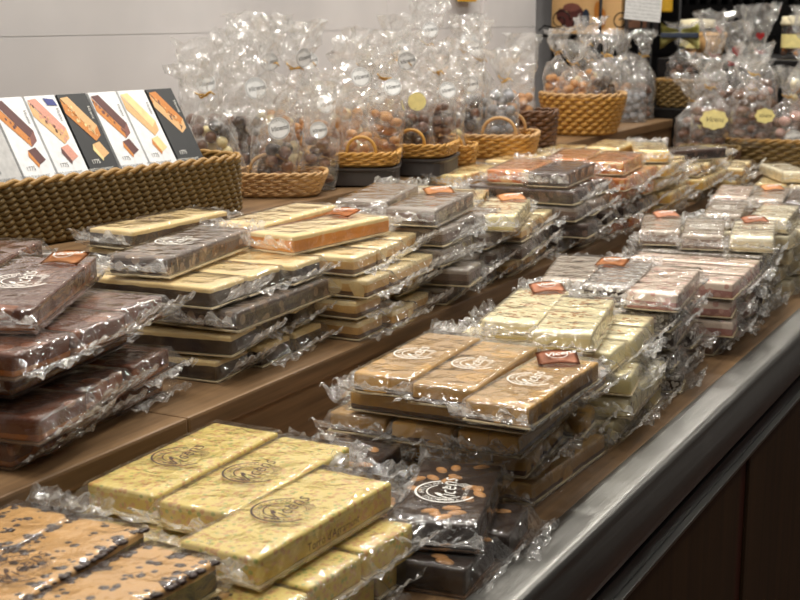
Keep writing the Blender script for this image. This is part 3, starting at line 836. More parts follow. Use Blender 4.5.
# ------------------------------------------------------------------ cellophane bags
def bag_shape(h, w, d, tied, seed):
    def at(th, s):
        """point of the film at angle th, height fraction s"""
        c, sn = math.cos(th), math.sin(th)
        e = 2 / 3.2
        ux, uy = math.copysign(abs(c) ** e, c), math.copysign(abs(sn) ** e, sn)
        if tied:
            nk = .70
            if s < .48: kx = ky = 1.0 - .06 * (s / .48)
            elif s < nk:
                t = (s - .48) / (nk - .48); t = t * t * (3 - 2 * t); kx = .94 + (.15 - .94) * t; ky = .94 + (.24 - .94) * t
            else:
                t = (s - nk) / (1 - nk); kx = .15 + .72 * t ** .8; ky = .24 + .3 * t
            pl = max(0, 1 - abs(s - nk) / .3)
            fo = 1 + pl * .16 * math.sin(11 * th + seed) + max(0, s - nk) * .9 * math.sin(7 * th + seed * 2)
        else:
            t = max(0, (s - .42) / .58)
            kx = 1 - .05 * t; ky = 1 - .90 * t
            fo = 1 + .03 * math.sin(5 * th + seed) * s
        p = Vector((ux * w / 2 * kx * fo, uy * d / 2 * ky * fo, s * h))
        q = noise.noise_vector(Vector((p.x * 30, p.y * 30, p.z * 24 + seed * 3.7)))
        q2 = noise.noise_vector(Vector((p.x * 75, p.y * 75, p.z * 60 + seed * 1.7)))
        a = (.004 + .014 * max(0, s - .3)) * min(1, s * 8)
        q3 = abs(noise.noise(Vector((p.x * 42 + seed, p.y * 42, p.z * 30)))) - .2
        p += Vector((q.x, q.y, q.z * .7)) * a + q2 * a * .8 + Vector((c, sn, 0)) * q3 * a * 1.6
        p += Vector((noise.noise(Vector((seed, s * 2, 0))), noise.noise(Vector((seed, s * 2, 5))), 0)) * (.016 * s)
        p.z = max(.0004, p.z)
        return p
    return at

_bm_cache = {}
nbag = [0]
CONT = {'mixed': ['choc_dark', 'choc_milk', 'choc_white'], 'dark': ['choc_dark', 'choc_milk'], 'almond': ['almond', 'hazel'], 'hazel': ['hazel'], 'grey': ['greyball'], 'pink': ['pinkish', 'brownie'], 'brownie': ['brownie', 'choc_milk'], 'milk': ['choc_milk'], 'light': ['choc_white', 'hazel', 'almond']}
def bag(p, h, w, d, content, label, tied=True, sticker=None, face=None, each=False, lean=(0, 0), fill=.42, twist='gold', group='cellophane bags of sweets', heart=False, sub=3, paper=None, br=.0115, spin=0.0):
    k = nbag[0]; nbag[0] += 1; rr = random.Random(k * 31 + 3)
    rz = math.atan2(p[1], p[0]) + PI / 2 + PI + spin       # local -Y looks at the aisle
    rz = math.atan2(-p[0], p[1]) + spin
    root = thing('sweet_bag', label, 'bag of sweets', p, rz, group)
    root.rotation_euler = (R(lean[0] + (0 if lean[1] else rr.uniform(-3, 1.5))), R(lean[1] if lean[1] else rr.uniform(-3, 3)), rz)
    root.location.z += .5 * (w * abs(math.sin(root.rotation_euler[1])) + d * abs(math.sin(root.rotation_euler[0]))) + .0008
    at = bag_shape(h, w, d, tied, k * 1.3 + .4)
    bm = bmesh.new(); nt_, ns = 36, 26
    g = [[bm.verts.new(at(2 * PI * i / nt_, j / ns)) for i in range(nt_)] for j in range(ns + 1)]
    for j in range(ns):
        for i in range(nt_):
            bm.faces.new((g[j][i], g[j][(i + 1) % nt_], g[j + 1][(i + 1) % nt_], g[j + 1][i]))
    bm.faces.new(g[0][::-1])
    finish('cellophane', bm, M['bag'], root)
    # sweets, settled against the film
    mats = CONT[content]; pos = []; tries = 0; want = int(w * d * h * fill / (br ** 3 * 5.6))
    want = min(want, 46)
    while len(pos) < want and tries < 4000:
        tries += 1
        a = rr.uniform(0, 2 * PI); q = rr.uniform(.35, 1) ** .5
        z = br + rr.random() * max(.001, h * fill - br)
        x, y = math.cos(a), math.sin(a); e = 2 / 3.2
        x = math.copysign(abs(x) ** e, x) * q * (w / 2 * .9 - br); y = math.copysign(abs(y) ** e, y) * q * (d / 2 * .9 - br)
        c = Vector((x, y, z + .002))
        if all((c - o).length > br * 1.72 for o in pos): pos.append(c)
    shp = {'almond': (.8, 1.35, .7), 'brownie': (1.25, 1.0, .8), 'pink': (1.2, .9, .9)}.get(content, (1, 1, 1))
    if each:
        for c in pos:
            mk = rr.choice(mats); key = (mk, round(br, 4), shp)
            if key not in _bm_cache:
                b = bmesh.new(); ball(b, (0, 0, 0), br, 2, shp); me = bpy.data.meshes.new('sweet'); b.to_mesh(me); b.free(); me.materials.append(M[mk]); _bm_cache[key] = me
            o = link({'almond': 'almond', 'hazel': 'hazelnut'}.get(mk, 'chocolate_ball'), _bm_cache[key], root, c); o.rotation_euler = (rr.uniform(0, 1), rr.uniform(0, 1), rr.uniform(0, 6))
    else:
        bm = bmesh.new()
        for c in pos: ball(bm, c, br * rr.uniform(.9, 1.05), 2, shp, rr.uniform(0, 6), rr.randrange(len(mats)))
        o = finish('sweets', bm, [M[m] for m in mats], root); o['kind'] = 'stuff'
    if tied:
        bm = bmesh.new(); nk = [at(2 * PI * i / 16, .70) for i in range(16)]
        cx_ = sum((v for v in nk), Vector()) / 16
        tube(bm, [cx_ + (v - cx_) * 1.04 for v in nk], .0016 if not heart else .002, 5, True)
        v0 = nk[12]
        tube(bm, [v0, v0 + Vector((.010, -.006, .004)), v0 + Vector((.016, -.008, -.003))], .0012, 5)
        tube(bm, [v0, v0 + Vector((-.010, -.006, .005)), v0 + Vector((-.015, -.008, .010))], .0012, 5)
        finish('twist_tie', bm, M[twist], root)
    if sticker:
        fx, s, rad, mk = sticker
        p0 = at(-PI / 2 + fx, s); p1 = at(-PI / 2 + fx, s + .06); q1 = at(-PI / 2 + fx + .25, s)
        nrm = (q1 - p0).cross(p1 - p0).normalized()
        if nrm.y > 0: nrm = -nrm
        nrm = (nrm + Vector((0, -1.2, .1))).normalized()
        st = bpy.data.objects.new('round_sticker', None)
        bm = bmesh.new()
        if heart:
            bm.faces.new([bm.verts.new((rad * .066 * 16 * math.sin(t) ** 3, rad * .066 * (13 * math.cos(t) - 5 * math.cos(2 * t) - 2 * math.cos(3 * t) - math.cos(4 * t)), 0)) for t in [-2 * PI * i / 32 for i in range(32)]])
        elif mk == 'label_y' and rad > .02:
            bm.faces.new([bm.verts.new((rad * 1.15 * (1 + .06 * math.cos(8 * t)) * math.cos(t), rad * .85 * (1 + .06 * math.cos(8 * t)) * math.sin(t), 0)) for t in [2 * PI * i / 64 for i in range(64)]])
        else: bmesh.ops.create_circle(bm, cap_ends=True, segments=32, radius=rad)
        o = finish('round_sticker' if not heart else 'heart_seal', bm, M[mk], root)
        o.location = p0 + nrm * .006
        o.rotation_euler = nrm.to_track_quat('Z', 'Y').to_euler()
        if mk == 'label_y' and rad > .02:
            bm = bmesh.new(); put_text(bm, 'Vicens', rad * .6, Matrix.Translation((0, 0, .0004)), shear=.4); finish('printed_script', bm, M['brown_ink'], o)
        if mk == 'sticker':
            bm = bmesh.new(); arc_band(bm, rad * .88, rad * .93, 0, 2 * PI, 30, z=.0004)
            put_text(bm, 'Vicens', rad * .62, Matrix.Translation((0, 0, .0004)) @ Matrix.Rotation(.25, 4, 'Z'), shear=.4, offset=.0002)
            arc_text(bm, 'TORRONS', rad * .72, rad * .26, math.radians(140), math.radians(40))
            for v_ in bm.verts: v_.co.z = .0004
            finish('printed_script', bm, M['grey_ink'], o)
        bpy.data.objects.remove(st)
    if paper:
        bm = bmesh.new(); ph_ = h * fill * .5
        box(bm, -w * .3, w * .3, -d * .46, -d * .42, .004, ph_, .0005); finish('paper_insert', bm, M[paper], root)
    return root

def P2(u, v, z=Z2): return on(u, v, z)
# small round-cornered wicker basket with a handle
woven('wicker_basket', 'small tan wicker basket with a hoop handle beside the long basket', 'basket', (-1.262, 1.925, Z2 + .0006), R(28), .070, .05, .034, 6, 34, M['wicker_tan'], M['wicker_tan'], e=3, flare=.22, handle=(-.012, 0, .034, .034, .003), rim_r=.004)
zb = Z2 + .012
bag((-1.335, 1.885, zb - .011), .225, .075, .05, 'mixed', 'clear bag of dark, milk and white chocolate balls leaning beside the handled basket', True, None, each=True, lean=(0, -16), fill=.5, br=.0105)
bag((-1.270, 1.93, zb), .165, .08, .055, 'dark', 'clear bag with a round white sticker standing in the handled wicker basket', False, (.15, .58, .0185, 'sticker'), each=True, fill=.38, br=.011)
bag((-1.375, 2.17, Z2), .285, .085, .06, 'light', 'tall clear bag with a gold twist tie behind the handled wicker basket', True, (.9, .78, .018, 'sticker'), fill=.36)
bag((-1.40, 2.02, Z2), .30, .085, .06, 'dark', 'tallest clear bag with a round sticker, behind the chocolate ball bag', False, (.3, .55, .0195, 'sticker'), fill=.36)
bag((-1.47, 2.0, Z2), .255, .08, .055, 'milk', 'clear bag with a blank white sticker behind the leaning bag of chocolate balls', False, (.2, .66, .018, 'sticker'), fill=.45)
bag((-1.235, 2.012, Z2 + .0005), .185, .062, .05, 'brownie', 'clear bag of brown pieces beside the handled wicker basket', False, (.0, .55, .015, 'sticker'), fill=.45)
bag((-1.50, 2.14, Z2), .275, .085, .055, 'dark', 'clear bag with crumpled open top against the wall behind the gold tied bag', False, None, fill=.36)

# two black trays with golden wicker trays on them
def black_tray(x, y, rz, a, b, label):
    root = thing('tray', label, 'tray', (x, y, Z2 + .0006), R(rz), 'black trays under the golden baskets')
    bm = bmesh.new(); P = rpath(a, b, 48, 5)
    prof = [(.93, 0), (1.0, .003), (1.0, .026), (1.04, .030), (1.04, .033), (.96, .033), (.95, .006)]
    rings = [[bm.verts.new(p * k + Vector((0, 0, z))) for p in P] for k, z in prof]
    for q, r in zip(rings, rings[1:]):
        for i in range(48): bm.faces.new((q[i], q[(i + 1) % 48], r[(i + 1) % 48], r[i]))
    bm.faces.new(rings[0][::-1]); bm.faces.new(rings[-1]); finish('tray_body', bm, M['tray'], root)
    return root
tr = [(-1.240, 2.145, 26, 'black tray under the golden wicker basket of almond bags'), (-1.220, 2.335, 14, 'black tray under the golden wicker basket of dark sweets')]
for i, (x, y, rz, lb) in enumerate(tr):
    black_tray(x, y, rz, .085, .088, lb)
    woven('wicker_tray', ('golden wicker tray with a hoop handle holding almond bags', 'golden wicker tray with a hoop handle holding bags of dark sweets')[i], 'basket', (x, y, Z2 + .0345), R(rz), .084, .082, .018, 4, 40, M['wicker_gold'], M['wicker_gold'], e=4, flare=.04, handle=(.02, -.078, .026, .036, .003), rim_r=.0045, group='golden wicker trays')
zt2 = Z2 + .042
for dx, dy, h, w, cont, s, lb, ti in [
    (-.030, -.045, .165, .07, 'almond', (.2, .6, .0165, 'sticker'), 'short clear bag of almonds with a sticker in the first golden tray', False),
    (.030, -.035, .125, .062, 'almond', None, 'low clear bag of almonds behind the handle of the first golden tray', False),
    (-.035, .04, .215, .08, 'light', (.2, .66, .018, 'sticker'), 'tall clear bag at the wall side of the first golden tray', False),
    (.040, .045, .200, .07, 'almond', (.3, .6, .0165, 'sticker'), 'clear bag of almonds at the far corner of the first golden tray', True)]:
    bag((tr[0][0] + dx, tr[0][1] + dy, zt2), h, w, .05, cont, lb, ti, s, fill=.38, each=(cont == 'almond' and h < .18))
for dx, dy, h, w, cont, s, lb, ti in [
    (-.040, -.035, .175, .07, 'dark', (-.1, .62, .0165, 'sticker'), 'clear bag of dark sweets with a low sticker in the second golden tray', False),
    (.030, -.035, .155, .075, 'dark', (.0, .62, .017, 'label_y'), 'clear bag of dark sweets with a tan sticker in the second golden tray', False),
    (-.040, .045, .225, .08, 'dark', (.1, .74, .018, 'sticker'), 'tall clear bag with a high sticker in the second golden tray', True),
    (.040, .042, .205, .075, 'brownie', (.5, .55, .0165, 'sticker'), 'clear bag of brown pieces at the far corner of the second golden tray', True)]:
    bag((tr[1][0] + dx, tr[1][1] + dy, zt2), h, w, .05, cont, lb, ti, s, fill=.38)
for x, y, h, cont, lb in [(-1.48, 2.25, .295, 'light', 'tall crumpled clear bag against the wall behind the first golden tray'), (-1.42, 2.50, .27, 'dark', 'crumpled clear bag against the wall between the golden trays'), (-1.50, 2.42, .285, 'brownie', 'tall crumpled clear bag against the wall behind the second golden tray')]:
    bag((x, y, Z2), h, .085, .055, cont, lb, y > 2.2, (.1, .72, .018, 'sticker'), fill=.36)
# small golden basket, then a long tan one
woven('wicker_basket', 'tiny golden wicker basket with a hoop handle between two larger ones', 'basket', (-1.195 - .02, 2.50, Z2 + .0006), R(20), .05, .045, .034, 5, 26, M['wicker_gold'], M['wicker_gold'], e=3.5, flare=.1, handle=(0, -.04, .028, .03, .003), rim_r=.004)
bag((-1.215, 2.505, Z2 + .009), .205, .06, .05, 'mixed', 'clear bag of dark sweets with a gold insert in the tiny golden basket', False, None, fill=.42, paper='gold')
woven('wicker_basket', 'wide tan wicker basket with a hoop handle holding grey sweets', 'basket', (-1.225, 2.70, Z2 + .0006), R(16), .105, .085, .042, 6, 46, M['wicker_gold'], M['wicker_tan'], e=4, flare=.08, handle=(.04, -.082, .036, .045, .0035), rim_r=.005)
bag((-1.265, 2.665, Z2 + .010), .235, .08, .055, 'dark', 'clear bag of dark sweets in the wide tan basket', False, (.1, .6, .017, 'sticker'), fill=.4)
bag((-1.180, 2.690, Z2 + .010), .215, .075, .055, 'grey', 'clear bag of grey sugared balls in the wide tan basket', True, None, fill=.55, each=True, br=.0125, paper=None)
bag((-1.27, 2.745, Z2 + .010), .275, .085, .055, 'grey', 'tall clear bag rising at the wall side of the wide tan basket', True, (.1, .8, .018, 'sticker'), fill=.4)
bag((-1.43, 2.64, Z2), .295, .08, .055, 'light', 'tall crumpled clear bag against the wall behind the wide tan basket', True, (.1, .78, .018, 'sticker'), fill=.36)
bag((-1.43, 2.80, Z2), .33, .085, .055, 'dark', 'highest crumpled clear bag against the wall beyond the wide tan basket', True, (.1, .8, .018, 'sticker'), fill=.36)
woven('wicker_basket', 'dark brown wicker basket beyond the wide tan basket', 'basket', (-1.235, 2.935, Z2 + .0006), R(16), .07, .055, .075, 8, 32, M['wicker_dark'], M['wicker_dark'], e=4, flare=.1, rim_r=.005)
bag((-1.25, 2.93, Z2 + .010), .25, .08, .055, 'hazel', 'clear bag of nuts standing in the dark brown wicker basket', False, None, fill=.42)
bag((-1.40, 3.0, Z2), .30, .085, .055, 'light', 'clear bag against the wall behind the dark brown wicker basket', True, (.1, .78, .018, 'sticker'), fill=.36)
# broad round basket
woven('wicker_basket', 'broad round wicker basket of hazelnut bags in front of the wire rack', 'basket', (-1.235, 3.32, Z2 + .0006), R(0), .085, .085, .095, 9, 44, M['wicker_gold'], M['wicker_tan'], e=2.2, flare=.28, rim_r=.006)
for dx, dy, h, cont, lb in [(-.055, -.03, .22, 'hazel', 'clear bag of hazelnuts at the wall side of the broad round basket'), (.0, -.06, .19, 'hazel', 'clear bag of hazelnuts at the front of the broad round basket'), (.052, .0, .215, 'dark', 'clear bag of dark sweets with a gold insert in the broad round basket'), (-.01, .05, .25, 'light', 'tall clear bag at the back of the broad round basket')]:
    bag((-1.235 + dx, 3.32 + dy, Z2 + .045), h, .08, .055, cont, lb, True, None, fill=.42, paper='gold' if 'gold' in lb else None)

# ------------------------------------------------------------------ wire rack at the end of the wall
RX0, RX1, RY0, RY1 = -1.74, -1.34, 4.2, 4.5
rk = thing('wire_rack', 'black wire rack with scrolled front standing at the end of the wall', 'rack', (0, 0, 0))
for x, y in ((RX0, RY0), (RX0, RY1), (-1.51, RY0), (RX1, RY0), (RX1, RY1)):
    bm = bmesh.new(); tube(bm, [(x, y, 0), (x, y, 1.75)], .006, 8); finish('post', bm, M['black'], rk)
for z in (.6, .98, 1.283):
    bm = bmesh.new()
    tube(bm, [(RX0, RY0, z), (RX1, RY0, z), (RX1, RY1, z), (RX0, RY1, z)], .005, 6, True)
    for i in range(1, 12): tube(bm, [(RX0 + (RX1 - RX0) * i / 12, RY0, z), (RX0 + (RX1 - RX0) * i / 12, RY1, z)], .0022, 5)
    finish('wire_shelf', bm, M['black'], rk)
bm = bmesh.new()
for cx_, cz_, r_, d_ in ((-1.645, 1.333, .035, 1), (-1.575, 1.318, .026, -1), (-1.44, 1.33, .032, 1)):
    tube(bm, [(cx_ + d_ * r_ * math.cos(t * .42) * (1 - t / 26), RY0 - .004, cz_ + r_ * math.sin(t * .42) * (1 - t / 26)) for t in range(22)], .0024, 5)
tube(bm, [(-1.72, RY0 - .004, 1.30), (-1.70, RY0 - .004, 1.316), (-1.61, RY0 - .004, 1.30), (-1.53, RY0 - .004, 1.325)], .0024, 5)
finish('scroll', bm, M['black'], rk)
# things on the rack
bx = thing('gift_box', 'tan gift box with a picture of dark and orange sweets on the wire rack', 'box', (-1.585, 4.27, 1.2895))
bm = bmesh.new(); box(bm, -.12, .12, 0, .07, 0, .20, .001); finish('carton', bm, M['p_tan'], bx)
bm = bmesh.new()
for i, (x, z, a, b, mi) in enumerate([(-.06, .045, .03, .026, 0), (-.03, .06, .022, .03, 0), (-.085, .06, .018, .022, 0), (.0, .05, .014, .03, 1), (.052, .05, .018, .034, 2), (.040, .075, .012, .03, 2), (-.05, .085, .03, .014, 3)]):
    f = bm.faces.new([bm.verts.new((x + a * math.cos(t * PI / 8), -.0008 - .0002 * i, z + b * math.sin(t * PI / 8))) for t in range(16)]); f.material_index = mi
finish('printed_picture', bm, [M['p_choc'], M['navy'], M['p_nut'], M['p_choc2']], bx)
bk = thing('carton_box', 'grey brown carton at the aisle end of the wire rack shelf', 'box', (-1.412, 4.28, 1.2895))
bm = bmesh.new(); box(bm, -.045, .045, 0, .08, 0, .22, .001); finish('carton', bm, M['tray'], bk)
bm = bmesh.new(); box(bm, -.03, .03, -.0012, -.0002, .02, .12); finish('printed_picture', bm, M['brownie'], bk)
# white price list propped beyond the rack
sg = thing('price_board', 'small white price board with rows of grey print beside the rack', 'sign', (-1.345, 4.12, 1.333), R(28))
sg.rotation_euler = (R(-18), R(6), R(26))
bm = bmesh.new(); box(bm, -.056, .056, 0, .004, 0, .11, .001); finish('panel', bm, M['grey_paper'], sg)
bm = bmesh.new()
for r_ in range(9):
    for c_ in range(6):
        put_text(bm, random.Random(r_ * 7 + c_).choice(('torr\u00f3', '4,50', '250 g', 'xoco')), .0085, Matrix.Translation((-.044 + c_ * .0176, -.0006, .010 + r_ * .0115)) @ Matrix.Rotation(PI / 2, 4, 'X'))
finish('printed_rows', bm, M['grey_ink'], sg)
bm = bmesh.new(); tube(bm, [(0, .008, -.333), (0, .008, .02)], .004, 6); box(bm, -.03, .03, -.02, .036, -.336, -.330); finish('stand', bm, M['black'], sg)
# bags at the end of the upper shelf, below the rack
for i, (x, y, h, cont, lb) in enumerate([(-1.385, 3.80, .235, 'light', 'clear twisted bag below the wire rack, wall end of three'), (-1.312, 3.84, .245, 'hazel', 'clear twisted bag below the wire rack, middle of three'), (-1.245, 3.85, .255, 'brownie', 'clear twisted bag below the wire rack, aisle end of three'), (-1.305, 3.70, .185, 'grey', 'clear bag of pale sweets with a gold base below the wire rack'), (-1.235, 3.74, .19, 'grey', 'clear bag of grey sweets at the aisle corner below the wire rack')]):
    bag((x, y, Z2 + .0006), h, .068 if i < 3 else .075, .05, cont, lb, i < 3, None, fill=.38, paper='gold' if i == 3 else None)

# ------------------------------------------------------------------ far end of the middle shelf: baskets and bags
es = thing('display_plinth', 'black stepped plinth at the far end carrying bags and jars', 'plinth', (-.95, 3.95, 0))
bm = bmesh.new(); box(bm, -.34, .5, .16, .75, 0, 1.22, .004); finish('plinth_body', bm, M['black'], es)
bm = bmesh.new(); box(bm, -.36, -.11, -.02, .15, 0, 1.08, .004); finish('plinth_step', bm, M['black'], es)
woven('wicker_basket', 'olive wicker basket on the black plinth holding a cloth topped bag', 'basket', (-1.182, 4.015, 1.0806), R(0), .062, .055, .075, 8, 30, M['wicker'], M['wicker_rim'], e=4, flare=.14, rim_r=.004)
bag((-1.182, 4.015, 1.09), .235, .1, .075, 'dark', 'clear bag of dark slices tied with patterned cloth in the olive basket', True, None, fill=.5, twist='navy')
cl = thing('cloth_bow', 'yellow green cloth bow with a navy band above the olive basket', 'bow', (-1.178, 3.965, 1.292), R(16))
bm = bmesh.new()
for s in (-1, 1):
    lathe_pts = [(.012 + .032 * t, t) for t in (0, .3, .6, 1)]
    g_ = [[bm.verts.new((s * (.004 + .052 * t), .012 * math.sin(k * 1.1 + t * 3), (.012 + .026 * t) * (k / 4 - 1) + .004 * math.sin(t * 5 + k))) for k in range(9)] for t in [i / 6 for i in range(7)]]
    for a_, b_ in zip(g_, g_[1:]):
        for k in range(8): bm.faces.new((a_[k], a_[k + 1], b_[k + 1], b_[k])).smooth = True
bmesh.ops.solidify(bm, geom=bm.faces[:], thickness=.002)
finish('bow_loop', bm, M['cloth'], cl)
bm = bmesh.new(); box(bm, -.055, .055, -.017, .015, -.008, .007, .003); finish('navy_band', bm, M['navy'], cl)

woven('wicker_basket', 'dark wicker basket of pink sweet bags at the end of the middle shelf', 'basket', (-.80, 3.66, Z1 + .0006), R(10), .13, .12, .075, 8, 50, M['wicker'], M['wicker_rim'], e=4, flare=.12, rim_r=.006)
woven('wicker_basket', 'dark square wicker basket beside the last honey stack', 'basket', (-.93, 3.43, Z1 + .0006), R(10), .07, .06, .06, 7, 30, M['wicker_dark'], M['wicker'], e=5, flare=.1, rim_r=.005)
G2 = 'clear gift bags at the far end'
for i, (x, y, z, h, w, cont, st, lb, ht) in enumerate([
    (-.965, 3.55, Z1 + .0006, .27, .105, 'brownie', (.1, .42, .03, 'label_y'), 'clear bag of brown biscuits with a large cream label', False),
    (-1.03, 3.64, Z1 + .0006, .22, .10, 'brownie', (.5, .42, .022, 'label_y'), 'clear bag of brown biscuits beside the olive basket', False),
    (-.855, 3.55, Z1 + .0606, .24, .10, 'brownie', (.5, .3, .022, 'label_y'), 'clear bag of biscuits with a small cream label beside the labelled bag', False),
    (-.87, 3.62, Z1 + .010, .25, .10, 'pink', None, 'clear bag of pink sweets at the wall side of the dark basket', False),
    (-.77, 3.60, Z1 + .010, .235, .10, 'pink', (.2, .3, .022, 'sticker'), 'clear bag of pink sweets with a white sticker in the dark basket', False),
    (-.73, 3.70, Z1 + .010, .27, .10, 'pink', None, 'clear bag of pink sweets at the back of the dark basket', False),
    (-1.02, 3.76, Z1 + .0006, .37, .10, 'brownie', (.1, .86, .012, 'red'), 'tall clear bag closed with a small red heart beside the plinth', True),
    (-.935, 3.70, Z1 + .0006, .345, .10, 'brownie', (.1, .80, .015, 'red'), 'tall clear bag closed with a large red heart', True),
    (-.885, 3.78, Z1 + .0006, .385, .10, 'pink', (.1, .80, .012, 'red'), 'tall clear bag with a dark red heart behind the pink sweets', True),
    (-.79, 3.84, Z1 + .0006, .38, .10, 'light', None, 'tall clear bag of pale sweets behind the pink sweet basket', False),
    (-.69, 3.82, Z1 + .0006, .36, .10, 'pink', None, 'tall clear bag at the aisle end behind the pink sweet basket', False)]):
    bag((x, y, z), h * 1.1, w * 1.06, .075, cont, lb, True, st, fill=.5, twist='red' if ht else 'gold', group=G2, br=.015, heart=ht)
# jars with cloth lids
def jar(x, y, z, r, h, lid, cont, label, neck=.9):
    root = thing('jar', label, 'jar', (x, y, z), 0, 'jars with cloth lids')
    bm = bmesh.new(); lathe(bm, [(r * .9, 0.0003), (r, .006), (r, h * .72), (r * .86, h * .82), (r * .84, h * .88)], 24); finish('glass_body', bm, M['film'], root)
    bm = bmesh.new(); rr = random.Random(int(x * 1000))
    for i in range(44):
        a = rr.uniform(0, 2 * PI); q = r * .8 * rr.uniform(.6, 1)
        ball(bm, (q * math.cos(a), q * math.sin(a), rr.uniform(.012, h * .7)), .011, 1, (1, 1, .8), 0, rr.randrange(2))
    o = finish('preserved_fruit', bm, [M[c] for c in cont], root); o['kind'] = 'stuff'
    bm = bmesh.new(); lathe(bm, [(r * .98, h * .78), (r * 1.05, h * .84), (r * .98, h * .90), (r * .95, h), (.002, h + .004)], 32, wob=lambda t, z: r * .05 * math.sin(2 * PI * t * 13)); finish('cloth_lid', bm, M[lid], root)
    bm = bmesh.new(); arc_band(bm, r * 1.02, r * 1.03, 0, 2 * PI, 24)
    bm.free(); bm = bmesh.new()
    pts = [(r * 1.012 * math.cos(a), r * 1.012 * math.sin(a)) for a in [R(-150 + 6 * i) for i in range(15)]]
    vs = [(bm.verts.new((px, py, h * .25)), bm.verts.new((px, py, h * .58))) for px, py in pts]
    for a_, b_ in zip(vs, vs[1:]): bm.faces.new((a_[0], b_[0], b_[1], a_[1]))
    finish('paper_label', bm, M['label_y'], root)
    return root
jar(-.905, 4.30, 1.2206, .052, .125, 'cream_lid', ('p_nut', 'brownie'), 'glass jar of preserved fruit with a cream cloth lid on the plinth')
jar(-1.205, 4.25, 1.2206, .055, .115, 'cream_lid', ('p_tan', 'hazel'), 'glass jar with a cream cloth lid beside the wooden tub')
jar(-.80, 4.22, 1.2206, .05, .065, 'label_y', ('pinkish', 'brownie'), 'low glass jar with a yellow lid in front of the fruit jar')
tb = thing('wooden_tub', 'pale wooden slatted tub standing on the plinth between the jars', 'tub', (-1.135, 4.17, 1.2206))
bm = bmesh.new(); lathe(bm, [(.030, 0), (.044, .078), (.040, .078), (.030, .010)], 30, wob=lambda t, z: .0016 * math.sin(2 * PI * t * 15)); finish('slatted_side', bm, M['wicker_tan'], tb)
bm = bmesh.new(); tube(bm, [(.0435 * math.cos(2 * PI * i / 24), .0435 * math.sin(2 * PI * i / 24), .068) for i in range(24)], .002, 5, True); finish('hoop', bm, M['wicker_tan'], tb)
pk = thing('snack_packet', 'red and green printed packet standing at the aisle end of the plinth', 'packet', (-.74, 4.42, 1.2206), R(20))
bm = bmesh.new()
g_ = [[(bm.verts.new((x, -.022 * (1 - (2 * j / 8 - 1) ** 4) * (1 - (x / .06) ** 4), .17 * j / 8))) for x in [-.055 + .011 * i for i in range(11)]] for j in range(9)]
g2 = [[(bm.verts.new((x, .022 * (1 - (2 * j / 8 - 1) ** 4) * (1 - (x / .06) ** 4), .17 * j / 8))) for x in [-.055 + .011 * i for i in range(11)]] for j in range(9)]
for gg, fl in ((g_, 0), (g2, 1)):
    for j in range(8):
        for i in range(10):
            q = (gg[j][i], gg[j][i + 1], gg[j + 1][i + 1], gg[j + 1][i]); f = bm.faces.new(q if not fl else q[::-1]); f.smooth = True; f.material_index = 1 if j < 3 else 0
finish('foil_pouch', bm, [M['red'], M['green']], pk)
# yellow packet beyond the price board
yp = thing('yellow_packet', 'yellow packet hanging behind the price board', 'packet', (-1.47, 4.75, 1.36), R(15))
bm = bmesh.new(); box(bm, -.028, .028, -.012, .012, 0, .14, .006); finish('pouch', bm, M['yellow_card'], yp)
bm = bmesh.new(); tube(bm, [(0, 0, .135), (0, 0, .2), (0, 1.84, .2)], .003, 5); finish('hook', bm, M['black'], yp)
# yellow card on the wall
yc = thing('wall_card', 'yellow card hanging high on the pale wall above the bags', 'card', (X_WALL + .0035, 3.335, 1.385))
bm = bmesh.new(); box(bm, -.002, .002, -.05, .06, 0, .16, .0008); finish('card', bm, M['yellow_card'], yc)
# perforated dark panel on the far wall
pp = thing('perforated_panel', 'dark panel with a row of oval holes on the far wall', 'panel', (0, 6.5, 0))
bm = bmesh.new()
z_h = 1.41
box(bm, -2.6, 1.0, .03, .05, 0, z_h - .012); box(bm, -2.6, 1.0, .03, .05, z_h + .012, 1.95)
x = -2.6
while x < 1.0: box(bm, x, x + .022, .03, .05, z_h - .0125, z_h + .0125, .004); x += .052
for k in range(8): box(bm, -2.6, 1.0, .0215, .0295, z_h - .06 - .09 * k - .006, z_h - .06 - .09 * k)
finish('slotted_sheet', bm, M['black'], pp)
bm = bmesh.new(); box(bm, -2.6, 1.0, .085, .0995, .0, 1.95); finish('panel_back', bm, plain('hole_black', (6, 6, 6), .9), pp)

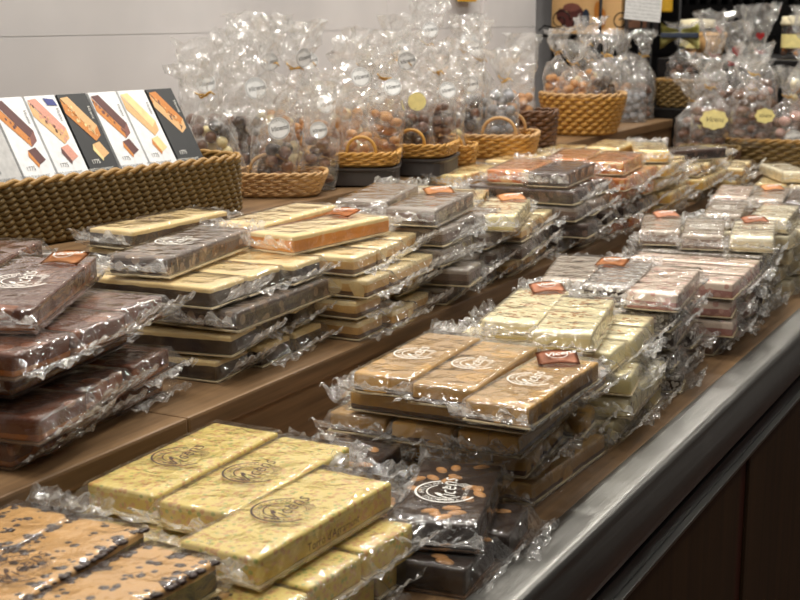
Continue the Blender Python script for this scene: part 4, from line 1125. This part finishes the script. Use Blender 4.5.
# ------------------------------------------------------------------ light: shop ceiling lamps over the counter, plus added fill lamps
def lamp(x, y, z, e, size, col=(1, .965, .885), aim=None, spread=PI):
    l = bpy.data.lights.new('ceiling_or_fill_lamp', 'AREA'); l.shape = 'DISK'; l.size = size; l.energy = e; l.color = col; l.spread = spread
    o = bpy.data.objects.new('ceiling_or_fill_lamp', l); COL.objects.link(o); o.location = (x, y, z)
    if aim is not None: o.rotation_euler = (Vector(aim) - Vector((x, y, z))).to_track_quat('-Z', 'Y').to_euler()
    return o
for y in (.2, .9, 1.6, 2.3, 3.0, 3.7): lamp(-.85, y, 2.85, 10, .09)
for y in (1.0, 2.4, 3.8): lamp(-1.25, y, 2.9, 16, .12)
lamp(-1.2, 5.4, 2.9, 16, .3); lamp(.8, 5.0, 2.9, 16, .3)  # fill lamps added to light the far wall mirrored in the steel rail
lamp(.6, -.8, 2.9, 8, 1.0)
for y in (1.2, 2.2, 3.2): lamp(.1, y, 2.85, 7, .12)  # extra row added to brighten the bag fronts and make film glints

w = bpy.data.worlds.new('shop_air'); scene.world = w; w.use_nodes = True
bg = w.node_tree.nodes.get('Background') or w.node_tree.nodes.new('ShaderNodeBackground')
bg.inputs[0].default_value = (1.0, .94, .88, 1); bg.inputs[1].default_value = .05

# ------------------------------------------------------------------ camera
cam = bpy.data.cameras.new('camera'); co = bpy.data.objects.new('camera', cam); COL.objects.link(co)
cam.sensor_width = 36; cam.lens = 1350 * 36 / 800; cam.clip_start = .05
co.location = (0, 0, CAM_Z); co.rotation_euler = (PI / 2 - PITCH, 0, YAW)
cam.dof.use_dof = True; cam.dof.focus_distance = 1.55; cam.dof.aperture_fstop = 14.0
scene.camera = co

scene.view_settings.view_transform = 'Standard'; scene.view_settings.look = 'None'
scene.view_settings.exposure = -.36; scene.view_settings.gamma = 1.0
try: scene.view_settings.use_curve_mapping = False
except Exception: pass
scene.cycles.transparent_max_bounces = 28
scene.cycles.max_bounces = 8
scene.cycles.sample_clamp_indirect = 4.0
